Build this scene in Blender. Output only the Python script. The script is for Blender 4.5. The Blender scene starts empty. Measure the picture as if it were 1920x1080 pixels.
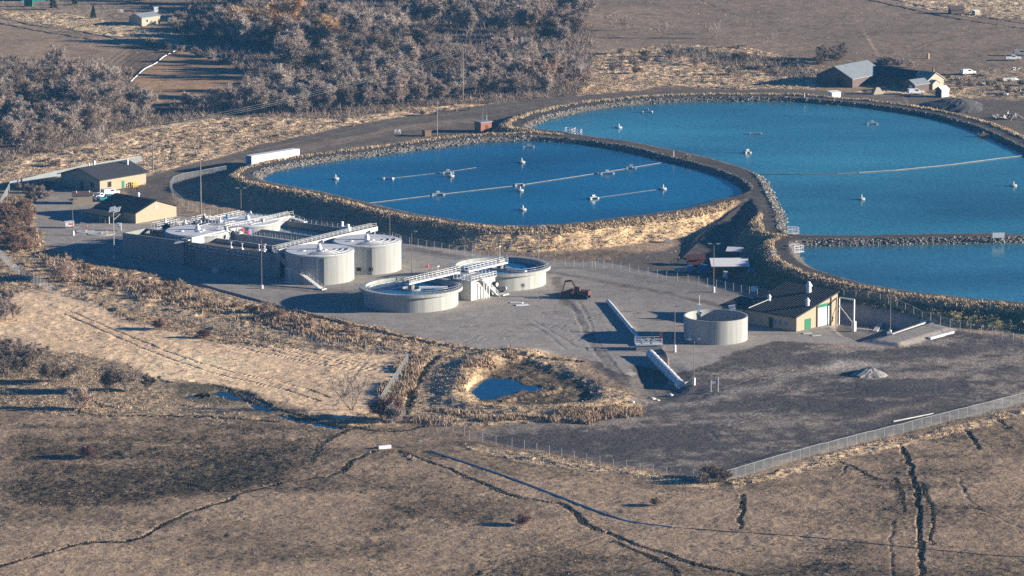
import bpy, math, random
import numpy as np
from mathutils import Vector
R = math.radians
DENOISE = False
random.seed(7); RNG = np.random.RandomState(11)
SC = bpy.context.scene
COL = bpy.data.collections.new('plant'); SC.collection.children.link(COL)

# ------------------------------------------------------------------ camera
F = 8000.0; PITCH = R(11.0); CAMH = 204.0
cam = bpy.data.cameras.new('camera'); cam.lens = F*36/1920; cam.sensor_width = 36
cam.clip_start = 1.0; cam.clip_end = 30000
camo = bpy.data.objects.new('camera', cam); COL.objects.link(camo)
camo.location = (0, 0, CAMH); camo.rotation_euler = (R(90)-PITCH, 0, 0); SC.camera = camo

def at(px, py, z=0.0):
    """world point at height z seen at photo pixel (px, py)"""
    a = (px-960)/F; b = (540-py)/F
    d = (a, math.cos(PITCH)+b*math.sin(PITCH), -math.sin(PITCH)+b*math.cos(PITCH))
    t = (z-CAMH)/d[2]
    return Vector((d[0]*t, d[1]*t, z))

# ------------------------------------------------------------------ light
SUN_EL, SUN_AZ = R(13.0), R(93)       # azimuth clockwise from +Y
w = bpy.data.worlds.new('World'); SC.world = w; w.use_nodes = True
nt = w.node_tree; nt.nodes.clear()
sky = nt.nodes.new('ShaderNodeTexSky'); sky.sky_type = 'NISHITA'; sky.sun_disc = False
sky.sun_elevation = SUN_EL; sky.sun_rotation = SUN_AZ
sky.altitude = 1400; sky.air_density = 1.0; sky.dust_density = 0.0; sky.ozone_density = 10.0
bg = nt.nodes.new('ShaderNodeBackground'); bg.inputs[1].default_value = 0.05
out = nt.nodes.new('ShaderNodeOutputWorld')
nt.links.new(sky.outputs[0], bg.inputs[0]); nt.links.new(bg.outputs[0], out.inputs[0])
sl = bpy.data.lights.new('sun', 'SUN'); sl.energy = 5.0; sl.angle = R(0.5); sl.color = (1.0, 0.90, 0.76)
so = bpy.data.objects.new('sun', sl); COL.objects.link(so)
sd = Vector((math.sin(SUN_AZ)*math.cos(SUN_EL), math.cos(SUN_AZ)*math.cos(SUN_EL), math.sin(SUN_EL)))
so.rotation_euler = sd.to_track_quat('Z', 'Y').to_euler(); so.location = (300, 1000, 400)
SC.view_settings.view_transform = 'Standard'; SC.view_settings.look = 'None'
SC.view_settings.exposure = 1.2; SC.view_settings.gamma = 1.0
SC.render.engine = 'CYCLES'
SC.cycles.max_bounces = 6; SC.cycles.transparent_max_bounces = 24
SC.cycles.use_denoising = DENOISE; SC.cycles.denoiser = 'OPENIMAGEDENOISE'
SC.cycles.denoising_input_passes = 'RGB_ALBEDO_NORMAL'; SC.cycles.denoising_prefilter = 'ACCURATE'

# ------------------------------------------------------------------ materials
def nodes(name):
    m = bpy.data.materials.new(name); m.use_nodes = True
    n = m.node_tree.nodes; l = m.node_tree.links
    return m, n, l, n['Principled BSDF']

def mat(name, c, rough=0.8, metal=0.0, var=0.18, scale=0.8, streak=0.0, bump=0.0, spec=0.3, alpha=1.0):
    m, n, l, b = nodes(name)
    tc = n.new('ShaderNodeTexCoord')
    mp = n.new('ShaderNodeMapping'); l.new(tc.outputs['Object'], mp.inputs[0])
    if streak: mp.inputs['Scale'].default_value = (1.6, 1.6, 0.10)
    nz = n.new('ShaderNodeTexNoise'); nz.inputs['Scale'].default_value = scale; nz.inputs['Detail'].default_value = 6
    nz.inputs['Roughness'].default_value = 0.65
    l.new(mp.outputs[0], nz.inputs['Vector'])
    mr = n.new('ShaderNodeMapRange'); mr.inputs[1].default_value = 0.25; mr.inputs[2].default_value = 0.75
    mr.inputs[3].default_value = 1-max(var, streak); mr.inputs[4].default_value = 1+max(var, streak)*0.7
    l.new(nz.outputs[0], mr.inputs[0])
    mx = n.new('ShaderNodeMix'); mx.data_type = 'RGBA'; mx.blend_type = 'MULTIPLY'; mx.inputs[0].default_value = 1
    mx.inputs[6].default_value = (*c, 1); l.new(mr.outputs[0], mx.inputs[7])
    l.new(mx.outputs[2], b.inputs['Base Color'])
    b.inputs['Roughness'].default_value = rough; b.inputs['Metallic'].default_value = metal
    b.inputs['Specular IOR Level'].default_value = spec
    if bump:
        bp = n.new('ShaderNodeBump'); bp.inputs['Strength'].default_value = bump; bp.inputs['Distance'].default_value = 0.1
        l.new(nz.outputs[0], bp.inputs['Height']); l.new(bp.outputs[0], b.inputs['Normal'])
    if alpha < 1:
        b.inputs['Alpha'].default_value = alpha
    return m

M = {}
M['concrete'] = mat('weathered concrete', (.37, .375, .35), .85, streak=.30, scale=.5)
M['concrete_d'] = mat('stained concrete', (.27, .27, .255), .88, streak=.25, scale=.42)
M['concrete_flat'] = mat('concrete slab', (.52, .51, .47), .85, var=.22, scale=.6)
M['roofdeck'] = mat('tank cover deck', (.64, .65, .65), .8, var=.18, scale=.5)
M['galv'] = mat('galvanised steel', (.42, .43, .42), .5, .2, var=.15, scale=2)
M['galv_l'] = mat('bright painted rail', (.68, .68, .66), .5, 0, var=.1, scale=2)
M['white'] = mat('white paint', (.74, .735, .71), .5, var=.08, scale=1.2)
M['cream'] = mat('cream wall', (.40, .35, .26), .8, var=.12, scale=1.0)
M['tan'] = mat('tan block wall', (.40, .325, .225), .85, var=.10, scale=1.2)
M['brown'] = mat('brown weathered board', (.20, .12, .08), .85, var=.35, scale=2)
M['rust'] = mat('rusted red steel', (.125, .05, .036), .7, var=.4, scale=1.4)
M['redbrick'] = mat('red brick', (.34, .13, .09), .85, var=.3, scale=3)
M['redwall'] = mat('dark red boards', (.20, .06, .045), .85, var=.3, scale=2)
M['shingle'] = mat('charcoal roof shingle', (.045, .045, .05), .85, var=.3, scale=1.5, bump=.3)
M['rooffelt'] = mat('brown flat roof', (.14, .09, .07), .9, var=.3, scale=1.5)
M['metalroof'] = mat('pale metal roof', (.26, .29, .31), .55, .1, var=.16, scale=.7)
M['whiteroof'] = mat('white metal roof', (.85, .84, .78), .5, .0, var=.1, scale=1)
M['barn'] = mat('old barn boards', (.15, .11, .095), .9, var=.35, scale=1.6)
M['green'] = mat('green painted steel', (.01, .17, .08), .5, var=.12, scale=2)
M['teal'] = mat('teal car paint', (.03, .35, .40), .3, var=.06, scale=1, spec=.5)
M['bluetarp'] = mat('blue tarpaulin', (.03, .16, .36), .6, var=.3, scale=2)
M['pump'] = mat('blue pump casing', (.06, .25, .48), .45, var=.2, scale=2)
M['black'] = mat('black rubber', (.02, .02, .022), .8, var=.3, scale=4)
M['glass'] = mat('dark glazing', (.02, .03, .04), .12, var=.1, scale=1, spec=.6)
M['wood'] = mat('grey pole timber', (.26, .22, .18), .85, var=.3, scale=1.5)
M['darkpole'] = mat('dark bronze pole', (.25, .195, .15), .6, var=.2, scale=2)
M['yellow'] = mat('yellow paint', (.75, .45, .04), .55, var=.12, scale=2)
M['redpaint'] = mat('red paint', (.60, .03, .04), .5, var=.1, scale=2)
M['orange'] = mat('orange weathered paint', (.55, .36, .22), .7, var=.2, scale=2)
M['pipe'] = mat('bluish grey pipe', (.50, .53, .53), .6, var=.15, scale=.3)
M['sludge'] = mat('brown floating foam', (.17, .115, .075), .9, var=.7, scale=1.1, bump=.8)
M['gravelheap'] = mat('loose gravel heap', (.33, .31, .28), .95, var=.3, scale=2.5, bump=.6)
M['darkheap'] = mat('dark soil heap', (.10, .095, .09), .95, var=.4, scale=1.0, bump=.8)
M['bark'] = mat('bare grey bark', (.17, .13, .11), .9, var=.35, scale=2)
M['needle'] = mat('evergreen needles', (.05, .07, .025), .9, var=.4, scale=1.2)
M['slat_l'] = mat('pale privacy slats', (.62, .65, .66), .7, var=.25, scale=1.4)
M['float'] = mat('weathered white float', (.50, .50, .48), .6, var=.15, scale=2)
M['rope'] = mat('pale rope', (.34, .34, .31), .8, var=.3, scale=.4)
M['slat'] = mat('grey privacy slats', (.20, .22, .225), .7, var=.3, scale=1.4)
_n = M['slat'].node_tree.nodes; _t = _n.new('ShaderNodeBsdfTranslucent'); _t.inputs[0].default_value = (.22, .24, .25, 1)
_m = _n.new('ShaderNodeAddShader'); M['slat'].node_tree.links.new(_n['Principled BSDF'].outputs[0], _m.inputs[0]); M['slat'].node_tree.links.new(_t.outputs[0], _m.inputs[1])
M['slat'].node_tree.links.new(_m.outputs[0], _n['Material Output'].inputs[0])

def twig_mat(name, c):
    m, n, l, b = nodes(name)
    oi = n.new('ShaderNodeObjectInfo'); tc = n.new('ShaderNodeTexCoord')
    nz = n.new('ShaderNodeTexNoise'); nz.inputs['Scale'].default_value = .6; nz.inputs['Detail'].default_value = 4
    l.new(tc.outputs['Object'], nz.inputs['Vector'])
    ad = n.new('ShaderNodeMath'); ad.operation = 'MULTIPLY_ADD'; ad.inputs[1].default_value = .5
    l.new(oi.outputs['Random'], ad.inputs[0]); l.new(nz.outputs[0], ad.inputs[2])
    mr = n.new('ShaderNodeMapRange'); mr.inputs[1].default_value = .3; mr.inputs[2].default_value = 1.2
    mr.inputs[3].default_value = .6; mr.inputs[4].default_value = 1.4
    l.new(ad.outputs[0], mr.inputs[0])
    mx = n.new('ShaderNodeMix'); mx.data_type = 'RGBA'; mx.blend_type = 'MULTIPLY'; mx.inputs[0].default_value = 1
    mx.inputs[6].default_value = (*c, 1); l.new(mr.outputs[0], mx.inputs[7])
    l.new(mx.outputs[2], b.inputs['Base Color']); b.inputs['Roughness'].default_value = .9
    b.inputs['Specular IOR Level'].default_value = .1
    return m
TW = {'mauve': twig_mat('mauve grey twigs', (.41, .33, .27)), 'grey': twig_mat('pale grey twigs', (.46, .39, .325)),
      'orange': twig_mat('orange willow twigs', (.54, .36, .19)), 'rust': twig_mat('rusty shrub twigs', (.30, .19, .125)),
      'pink': twig_mat('pinkish shrub twigs', (.48, .365, .275)), 'red': twig_mat('dark red twigs', (.20, .11, .09)),
      'dark': twig_mat('dark twigs', (.25, .195, .15))}

def mesh_fence_mat():
    m, n, l, b = nodes('chain link wire mesh')
    b.inputs['Base Color'].default_value = (.50, .52, .52, 1); b.inputs['Roughness'].default_value = .5
    tr = n.new('ShaderNodeBsdfTransparent'); mx = n.new('ShaderNodeMixShader')
    tc = n.new('ShaderNodeTexCoord'); nz = n.new('ShaderNodeTexNoise'); nz.inputs['Scale'].default_value = .5
    l.new(tc.outputs['Object'], nz.inputs['Vector'])
    mr = n.new('ShaderNodeMapRange'); mr.inputs[3].default_value = .05; mr.inputs[4].default_value = .17
    l.new(nz.outputs[0], mr.inputs[0]); l.new(mr.outputs[0], mx.inputs[0])
    l.new(tr.outputs[0], mx.inputs[1]); l.new(b.outputs[0], mx.inputs[2])
    l.new(mx.outputs[0], n['Material Output'].inputs[0])
    return m
M['chainlink'] = mesh_fence_mat()

def water_mat(name, c, rough=.22, bump=.25, spec=.35, wscale=.9):
    m, n, l, b = nodes(name)
    tc = n.new('ShaderNodeTexCoord')
    nb = n.new('ShaderNodeTexNoise'); nb.inputs['Scale'].default_value = .02; nb.inputs['Detail'].default_value = 4
    mb_ = n.new('ShaderNodeMapping'); mb_.inputs['Scale'].default_value = (.5, 1.1, 1); mb_.inputs['Rotation'].default_value = (0, 0, R(-12))
    l.new(tc.outputs['Object'], mb_.inputs[0]); l.new(mb_.outputs[0], nb.inputs['Vector'])
    nf = n.new('ShaderNodeTexNoise'); nf.inputs['Scale'].default_value = wscale; nf.inputs['Detail'].default_value = 5
    mp = n.new('ShaderNodeMapping'); mp.inputs['Scale'].default_value = (1.0, .38, 1); mp.inputs['Rotation'].default_value = (0, 0, R(18))
    l.new(tc.outputs['Object'], mp.inputs[0]); l.new(mp.outputs[0], nf.inputs['Vector'])
    mr = n.new('ShaderNodeMapRange'); mr.inputs[1].default_value = .3; mr.inputs[2].default_value = .7
    mr.inputs[3].default_value = .55; mr.inputs[4].default_value = 1.45
    l.new(nb.outputs[0], mr.inputs[0])
    mr2 = n.new('ShaderNodeMapRange'); mr2.inputs[1].default_value = .3; mr2.inputs[2].default_value = .7
    mr2.inputs[3].default_value = .8; mr2.inputs[4].default_value = 1.2
    l.new(nf.outputs[0], mr2.inputs[0])
    mu = n.new('ShaderNodeMath'); mu.operation = 'MULTIPLY'; l.new(mr.outputs[0], mu.inputs[0]); l.new(mr2.outputs[0], mu.inputs[1])
    mx = n.new('ShaderNodeMix'); mx.data_type = 'RGBA'; mx.blend_type = 'MULTIPLY'; mx.inputs[0].default_value = 1
    mx.inputs[6].default_value = (*c, 1); l.new(mu.outputs[0], mx.inputs[7])
    l.new(mx.outputs[2], b.inputs['Base Color'])
    b.inputs['Roughness'].default_value = rough; b.inputs['IOR'].default_value = 1.33
    b.inputs['Specular IOR Level'].default_value = spec
    bp = n.new('ShaderNodeBump'); bp.inputs['Strength'].default_value = bump; bp.inputs['Distance'].default_value = .35
    l.new(nf.outputs[0], bp.inputs['Height']); l.new(bp.outputs[0], b.inputs['Normal'])
    return m
M['water1'] = water_mat('deep blue pond water', (.011, .112, .195), .16, .16, .22)
M['water2'] = water_mat('teal blue pond water', (.044, .190, .232), .18, .18, .25)
M['water3'] = water_mat('still blue pond water', (.046, .180, .235), .16, .14, .3)
M['tankwater'] = water_mat('dark tank water', (.008, .15, .31), .3, .08, .10)
M['marsh'] = water_mat('marsh water', (.006, .05, .11), .06, .06, .35)

# ------------------------------------------------------------------ mesh builder
class MB:
    def __init__(s): s.v = []; s.f = []
    def add(s, vs, fs):
        o = len(s.v); s.v += [tuple(p) for p in vs]; s.f += [tuple(i+o for i in f) for f in fs]; return s
    def box(s, x0, x1, y0, y1, z0, z1):
        return s.add([(x0,y0,z0),(x1,y0,z0),(x1,y1,z0),(x0,y1,z0),(x0,y0,z1),(x1,y0,z1),(x1,y1,z1),(x0,y1,z1)],
                     [(3,2,1,0),(4,5,6,7),(0,1,5,4),(1,2,6,5),(2,3,7,6),(3,0,4,7)])
    def cyl(s, p0, p1, r0, r1=None, n=8, caps=True):
        r1 = r0 if r1 is None else r1
        p0, p1 = Vector(p0), Vector(p1); d = (p1-p0)
        if d.length < 1e-6: return s
        d.normalize()
        a = d.orthogonal().normalized(); b = d.cross(a)
        vs = []
        for p, r in ((p0, r0), (p1, r1)):
            for k in range(n):
                t = 2*math.pi*k/n; vs.append(p+a*(r*math.cos(t))+b*(r*math.sin(t)))
        fs = [(k, (k+1) % n, n+(k+1) % n, n+k) for k in range(n)]
        if caps: fs += [tuple(range(n-1, -1, -1)), tuple(range(n, 2*n))]
        return s.add(vs, fs)
    def tube(s, pts, r, n=6):
        for a, b in zip(pts[:-1], pts[1:]): s.cyl(a, b, r, r, n)
        return s
    def lathe(s, prof, n=64, c=(0, 0), a0=0, a1=360):
        full = abs(a1-a0) >= 359.9; m = n if full else n+1
        vs = []
        for r, z in prof:
            for k in range(m):
                t = R(a0+(a1-a0)*k/n); vs.append((c[0]+r*math.cos(t), c[1]+r*math.sin(t), z))
        fs = []
        for i in range(len(prof)-1):
            for k in range(n):
                k2 = (k+1) % m
                fs.append((i*m+k, i*m+k2, (i+1)*m+k2, (i+1)*m+k))
        return s.add(vs, fs)
    def prism(s, poly, z0, z1):
        n = len(poly)
        ar = sum(poly[i][0]*poly[(i+1) % n][1]-poly[(i+1) % n][0]*poly[i][1] for i in range(n))
        if ar < 0: poly = poly[::-1]
        vs = [(p[0], p[1], z0) for p in poly]+[(p[0], p[1], z1) for p in poly]
        return s.add(vs, [tuple(range(n-1, -1, -1)), tuple(range(n, 2*n))]+[(k, (k+1) % n, n+(k+1) % n, n+k) for k in range(n)])
    def slab(s, a, b, c, d, t):
        """sloped quad a b c d (counter-clockwise from above) given thickness t downwards"""
        vs = [a, b, c, d]+[(p[0], p[1], p[2]-t) for p in (a, b, c, d)]
        return s.add(vs, [(0,1,2,3),(7,6,5,4),(0,4,5,1),(1,5,6,2),(2,6,7,3),(3,7,4,0)])
    def bar(s, p0, p1, w, h):
        """horizontal-ish bar of width w, height h (top at the points)"""
        p0, p1 = Vector(p0), Vector(p1); d = p1-p0; n = Vector((-d.y, d.x, 0)).normalized()*(w/2)
        return s.slab(p0-n, p1-n, p1+n, p0+n, h)

def mesh_np(name, V, Fc, k, cols=None):
    me = bpy.data.meshes.new(name)
    me.vertices.add(len(V)); me.vertices.foreach_set('co', np.asarray(V, np.float32).ravel())
    me.loops.add(len(Fc)*k); me.loops.foreach_set('vertex_index', np.asarray(Fc, np.int32).ravel())
    me.polygons.add(len(Fc)); me.polygons.foreach_set('loop_start', np.arange(len(Fc), dtype=np.int32)*k)
    if cols:
        for nm, (typ, arr) in cols.items():
            at_ = me.attributes.new(nm, typ, 'POINT')
            at_.data.foreach_set('color' if typ == 'FLOAT_COLOR' else 'value', np.asarray(arr, np.float32).ravel())
    me.update(calc_edges=True); me.validate()
    return me

def tag(o, label=None, cat=None, group=None, kind=None):
    if label: o['label'] = label
    if cat: o['category'] = cat
    if group: o['group'] = group
    if kind: o['kind'] = kind
    return o
def link(o, parent=None):
    COL.objects.link(o)
    if parent is not None: o.parent = parent
    return o
def obj(name, mb, m, parent=None, loc=None, rz=0, smooth=False):
    me = bpy.data.meshes.new(name); me.from_pydata(mb.v, [], mb.f)
    me.materials.append(M[m] if isinstance(m, str) else m)
    if smooth:
        for p in me.polygons: p.use_smooth = True
    o = bpy.data.objects.new(name, me); link(o, parent)
    if loc is not None: o.location = loc
    o.rotation_euler.z = rz
    return o
def thing(name, label, cat, loc=(0, 0, 0), rz=0, group=None):
    o = bpy.data.objects.new(name, None); o.empty_display_size = .5; COL.objects.link(o)
    o.location = loc; o.rotation_euler = (0, 0, rz); return tag(o, label, cat, group)
KIDS = {}
def copy_tree(o, parent=None):
    c = o.copy(); COL.objects.link(c)
    if parent is not None: c.parent = parent
    for ch in o.children: copy_tree(ch, c)
    return c
# ================================================================== TERRAIN
def smooth_poly(pts, closed=True, n=6):
    P = [np.array(p, float) for p in pts]; o = []
    m = len(P)
    for i in range(m if closed else m-1):
        g = (lambda j: P[j % m]) if closed else (lambda j: P[min(max(j, 0), m-1)])
        a, b, c, d = g(i-1), g(i), g(i+1), g(i+2)
        for k in range(n):
            t = k/n
            o.append(.5*((2*b)+(-a+c)*t+(2*a-5*b+4*c-d)*t*t+(-a+3*b-3*c+d)*t**3))
    if not closed: o.append(P[-1])
    return o
def base_h(x, y):
    t = min(max((y-.12*abs(x)-1190)/110, 0), 1); return 2.6*t*t*(3-2*t)
def W2(pts, z=None):
    o = []
    for p in pts:
        if z is not None: q = at(p[0], p[1], z)
        else:
            h = 0.0
            for _ in range(9): q = at(p[0], p[1], h); h = .5*h+.5*base_h(q.x, q.y)
        o.append((q.x, q.y))
    return np.array(o)

def hash_grid(seed): return np.random.RandomState(seed).rand(257, 257)
_HG = {}
def vnoise(x, y, s, seed=0):
    g = _HG.setdefault(seed, hash_grid(seed)); x = x/s+1000.0+seed*7.3; y = y/s+1000.0+seed*3.1
    ix = np.floor(x).astype(np.int64); iy = np.floor(y).astype(np.int64)
    fx = x-ix; fy = y-iy; fx = fx*fx*(3-2*fx); fy = fy*fy*(3-2*fy)
    ix %= 256; iy %= 256
    return (g[ix, iy]*(1-fx)+g[ix+1, iy]*fx)*(1-fy)+(g[ix, iy+1]*(1-fx)+g[ix+1, iy+1]*fx)*fy
def fbm(x, y, s, seed=0, oct=4):
    t = 0; a = .5; n = 0
    for o in range(oct): t = t+a*vnoise(x, y, s/2**o, seed+o); n += a; a *= .55
    return t/n
def sstep(a, b, x): t = np.clip((x-a)/(b-a), 0, 1); return t*t*(3-2*t)

def dpoly(X, Y, pts, closed, rad):
    """distance to a polyline and the parameter along it, exact within rad, else big"""
    D = np.full(X.shape, 1e3); T = np.zeros(X.shape)
    pts = np.asarray(pts); m = (X > pts[:, 0].min()-rad) & (X < pts[:, 0].max()+rad) & (Y > pts[:, 1].min()-rad) & (Y < pts[:, 1].max()+rad)
    idx = np.nonzero(m)[0]
    if len(idx) == 0: return D, T
    x = X[idx]; y = Y[idx]; d = np.full(x.shape, 1e3); t_ = np.zeros(x.shape)
    n = len(pts) if closed else len(pts)-1
    for i in range(n):
        a = pts[i]; b = pts[(i+1) % len(pts)]
        e = b-a; L = e@e
        if L < 1e-9: continue
        x0, x1 = min(a[0], b[0])-rad, max(a[0], b[0])+rad; y0, y1 = min(a[1], b[1])-rad, max(a[1], b[1])+rad
        q = np.nonzero((x > x0) & (x < x1) & (y > y0) & (y < y1))[0]
        if len(q) == 0: continue
        t = np.clip(((x[q]-a[0])*e[0]+(y[q]-a[1])*e[1])/L, 0, 1)
        dd = np.hypot(x[q]-a[0]-t*e[0], y[q]-a[1]-t*e[1])
        better = dd < d[q]; qq = q[better]; d[qq] = dd[better]; t_[qq] = (i+t[better])/n
    D[idx] = d; T[idx] = t_
    return D, T
def inside(X, Y, pts):
    pts = np.asarray(pts); r = np.zeros(X.shape, bool)
    m = (X > pts[:, 0].min()) & (X < pts[:, 0].max()) & (Y > pts[:, 1].min()) & (Y < pts[:, 1].max())
    idx = np.nonzero(m)[0]; x = X[idx]; y = Y[idx]; c = np.zeros(x.shape, bool)
    for i in range(len(pts)):
        a = pts[i]; b = pts[i-1]
        k = (a[1] > y) != (b[1] > y)
        with np.errstate(divide='ignore', invalid='ignore'):
            xi = (b[0]-a[0])*(y-a[1])/(b[1]-a[1]+1e-12)+a[0]
        c ^= k & (x < xi)
    r[idx] = c
    return r

NX, NY = 840, 1060
HW = .165
_u = np.linspace(-1, 1, NX); _y = 690*(1800/690)**(np.arange(NY)/(NY-1))
GX = (_u[None, :]*HW*_y[:, None]).ravel(); GY = np.repeat(_y, NX)
# gentle warp so that zone borders wander
WX = GX+(fbm(GX, GY, 9, 40, 3)-.5)*5.0; WY = GY+(fbm(GX, GY, 12, 50, 3)-.5)*9.0

P1px = [(492,335),(520,321),(600,306),(700,293),(800,280),(900,268),(985,264),(1040,267),(1100,272),(1180,285),(1250,303),(1310,318),(1360,335),(1385,350),(1393,358),(1388,366),(1370,372),(1335,380),(1290,392),(1230,403),(1140,414),(1060,423),(1000,427),(930,426),(860,417),(780,404),(700,385),(620,366),(560,355),(515,346)]
P2px = [(997,240),(1020,228),(1060,217),(1120,205),(1200,196),(1290,191),(1380,190),(1480,191),(1560,197),(1620,202),(1690,212),(1750,223),(1810,240),(1850,256),(1900,280),(1990,325),(2060,370),(2060,442),(1840,442),(1700,444),(1600,446),(1520,445),(1480,441),(1473,420),(1468,400),(1455,375),(1440,345),(1425,330),(1400,319),(1350,304),(1300,292),(1250,282),(1190,270),(1130,262),(1090,256),(1045,250),(1005,245)]
P3px = [(1505,462),(1560,461),(1700,459),(1850,456.5),(1960,455),(2060,454),(2060,574),(1900,570.5),(1800,562),(1720,553),(1640,540),(1580,524),(1530,507),(1505,488),(1497,472)]
P4px = [(874,741),(880,727),(894,717),(914,709),(934,712),(954,709),(972,717),(981,723),(1000,724),(1018,728),(998,733),(976,731),(964,738),(942,741),(926,748),(902,748),(886,745)]
ZW = [3.2, 3.2, 3.0, -.75]
PONDS = [W2(smooth_poly(p), z) for p, z in zip((P1px, P2px, P3px), ZW)]
POND4 = W2(smooth_poly(P4px), ZW[3])

H0 = 2.6*sstep(1190, 1300, GY-.12*np.abs(GX))
H0 += (fbm(GX, GY, 60, 3, 3)-.5)*.5*sstep(0, 60, np.hypot(GX, GY-1050)-70)
Z = H0.copy()
CR = 4.3
dist = []; ins = []
zin = np.full(GX.shape, 1e3); dmin = np.full(GX.shape, 1e3); inp = np.zeros(GX.shape, bool)
jit = (fbm(GX, GY, 3.5, 60, 2)-.5)
for P, zw in zip(PONDS, ZW):
    d, _ = dpoly(GX, GY, P, True, 45); i = inside(GX, GY, P)
    d = np.where(i, -np.minimum(d, 30), d)
    zin = np.minimum(zin, zw+.55*d+jit*.25*(d > -1)); dmin = np.minimum(dmin, d); inp |= i; dist.append(d)
WC = 7.0
zout = CR-(dmin-WC-jit*2.0)/2.6
Z = np.maximum(Z, np.where(dmin < 40, np.minimum(zout, CR), -50))
Z = np.minimum(Z, zin); Z = np.maximum(Z, 0*Z+np.where(inp, 1.0, -50))
# ramp from the berm road down to the yard
ramp = W2([(1436,386),(1404,404),(1372,424),(1340,448),(1300,480)], 2.0)
d, t = dpoly(GX, GY, ramp, False, 40)
zr = CR*(1-t)-np.maximum(d-4.5, 0)*.5
rampm = (d < 6) & (dmin > 3)
Z = np.where((d < 30) & (dmin > 2.5), np.maximum(Z, np.minimum(zr, CR)), Z)
# marsh basin inside its grass ring
ringpx = [(985,662),(930,668),(888,684),(866,708),(852,735),(862,757),(905,768),(980,773),(1060,770),(1130,762),(1180,752)]
ring = W2(smooth_poly(ringpx, False)); d4, t4 = dpoly(GX, GY, ring, False, 16)
basin = W2(smooth_poly([(985,668),(930,675),(895,692),(878,715),(868,740),(880,752),(920,758),(1000,762),(1080,758),(1130,745),(1120,715),(1060,690),(1020,678)]))
bi = inside(GX, GY, basin); bd, _ = dpoly(GX, GY, basin, True, 12); bsd = np.where(bi, bd, -bd)
Z -= 1.1*sstep(-1, 5, bsd)*(.75+.5*fbm(GX, GY, 7, 70))
Z = np.maximum(Z, np.where(d4 < 15, 1.15*np.exp(-(d4/4.2)**2)+Z*(1-np.exp(-(d4/4.2)**2)), -50))
dp4, _ = dpoly(GX, GY, POND4, True, 6); ip4 = inside(GX, GY, POND4)
Z = np.where(ip4, np.minimum(Z, -.75-np.minimum(dp4*.3, .5)), np.where(dp4 < 4, np.maximum(Z, -.72+dp4*.05), Z))
# outlet hollow below the pipe, loading pit beside the tan building
def hollow(px, py, rx, ry, dep, ang=0):
    global Z
    c = at(px, py, 0); dx = GX-c.x; dy = GY-c.y; ca, sa = math.cos(R(ang)), math.sin(R(ang))
    q = np.sqrt(((dx*ca+dy*sa)/rx)**2+((-dx*sa+dy*ca)/ry)**2)
    Z = Z-dep*sstep(1.15, .35, q)
hollow(1234, 714, 7, 23, .9, -4); hollow(1254, 735, 10, 12, .6)
pit = W2([(1566,577),(1738,605),(1668,627),(1610,642),(1572,628),(1548,606)])
pi_ = inside(GX, GY, pit); pd_, _ = dpoly(GX, GY, pit, True, 12)
Z = np.where(pi_, Z-1.7*sstep(0, 2.5, pd_), Z)
mound = W2([(1742,606),(1800,622),(1745,642),(1690,652),(1640,650),(1600,643)]); md, mt = dpoly(GX, GY, mound, False, 14)
padp = W2([(1742,604),(1800,620),(1690,654),(1610,642),(1668,627)]); pdd = inside(GX, GY, padp); pde, _ = dpoly(GX, GY, padp, True, 8)
Z = np.where(pdd, Z+.7*sstep(0, 3, pde), Z)

# ---------------------------------------------------------------- zones (albedo)
NZ = ['ground', 'gravel_yard', 'road', 'embankment', 'dirt_lot', 'grassland', 'forest_floor', 'field']
zone = np.zeros(GX.shape, np.int32)
C = np.tile(np.array([.295, .222, .156]), (len(GX), 1))
rough = np.full(GX.shape, .11); gd = np.zeros(GX.shape); speck = np.full(GX.shape, .8)
gcol = np.tile(np.array([.42, .33, .20]), (len(GX), 1))
n1 = fbm(GX, GY, 40, 100, 4); n2 = fbm(GX, GY, 8, 110, 4); n3 = fbm(GX, GY, 2.2, 120, 3)
# streaky noise stretched along x as the fields show
nst = fbm(GX/3.2, GY, 14, 130, 4)
def paint(px, c, zid, r, g, sp, z=0.0, feather=3.0, warp=True, smooth=False):
    p = W2(smooth_poly(px) if smooth else px)
    X, Y = (WX, WY) if warp else (GX, GY)
    i = inside(X, Y, p); d, _ = dpoly(X, Y, p, True, feather)
    a = np.where(i, .5+.5*np.minimum(d/feather, 1), .5-.5*np.minimum(d/feather, 1))
    a = sstep(.25, .75, a+(n3-.5)*.5)
    c = np.asarray(c)
    for k in range(3): C[:, k] = C[:, k]*(1-a)+c[k]*a
    m = a > .5
    zone[m] = zid
    rough[:] = rough*(1-a)+r*a; gd[:] = gd*(1-a)+g*a; speck[:] = speck*(1-a)+sp*a
    return a
# lower field: dry soil with dark clods and greenish bands
dk = sstep(.47, .60, nst*.65+n2*.25+n3*.1)*sstep(840, 880, 0*GY+900)
for k, c in enumerate((.12, .095, .065)): C[:, k] = C[:, k]*(1-.6*dk)+c*.6*dk
rough += dk*.07
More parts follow.
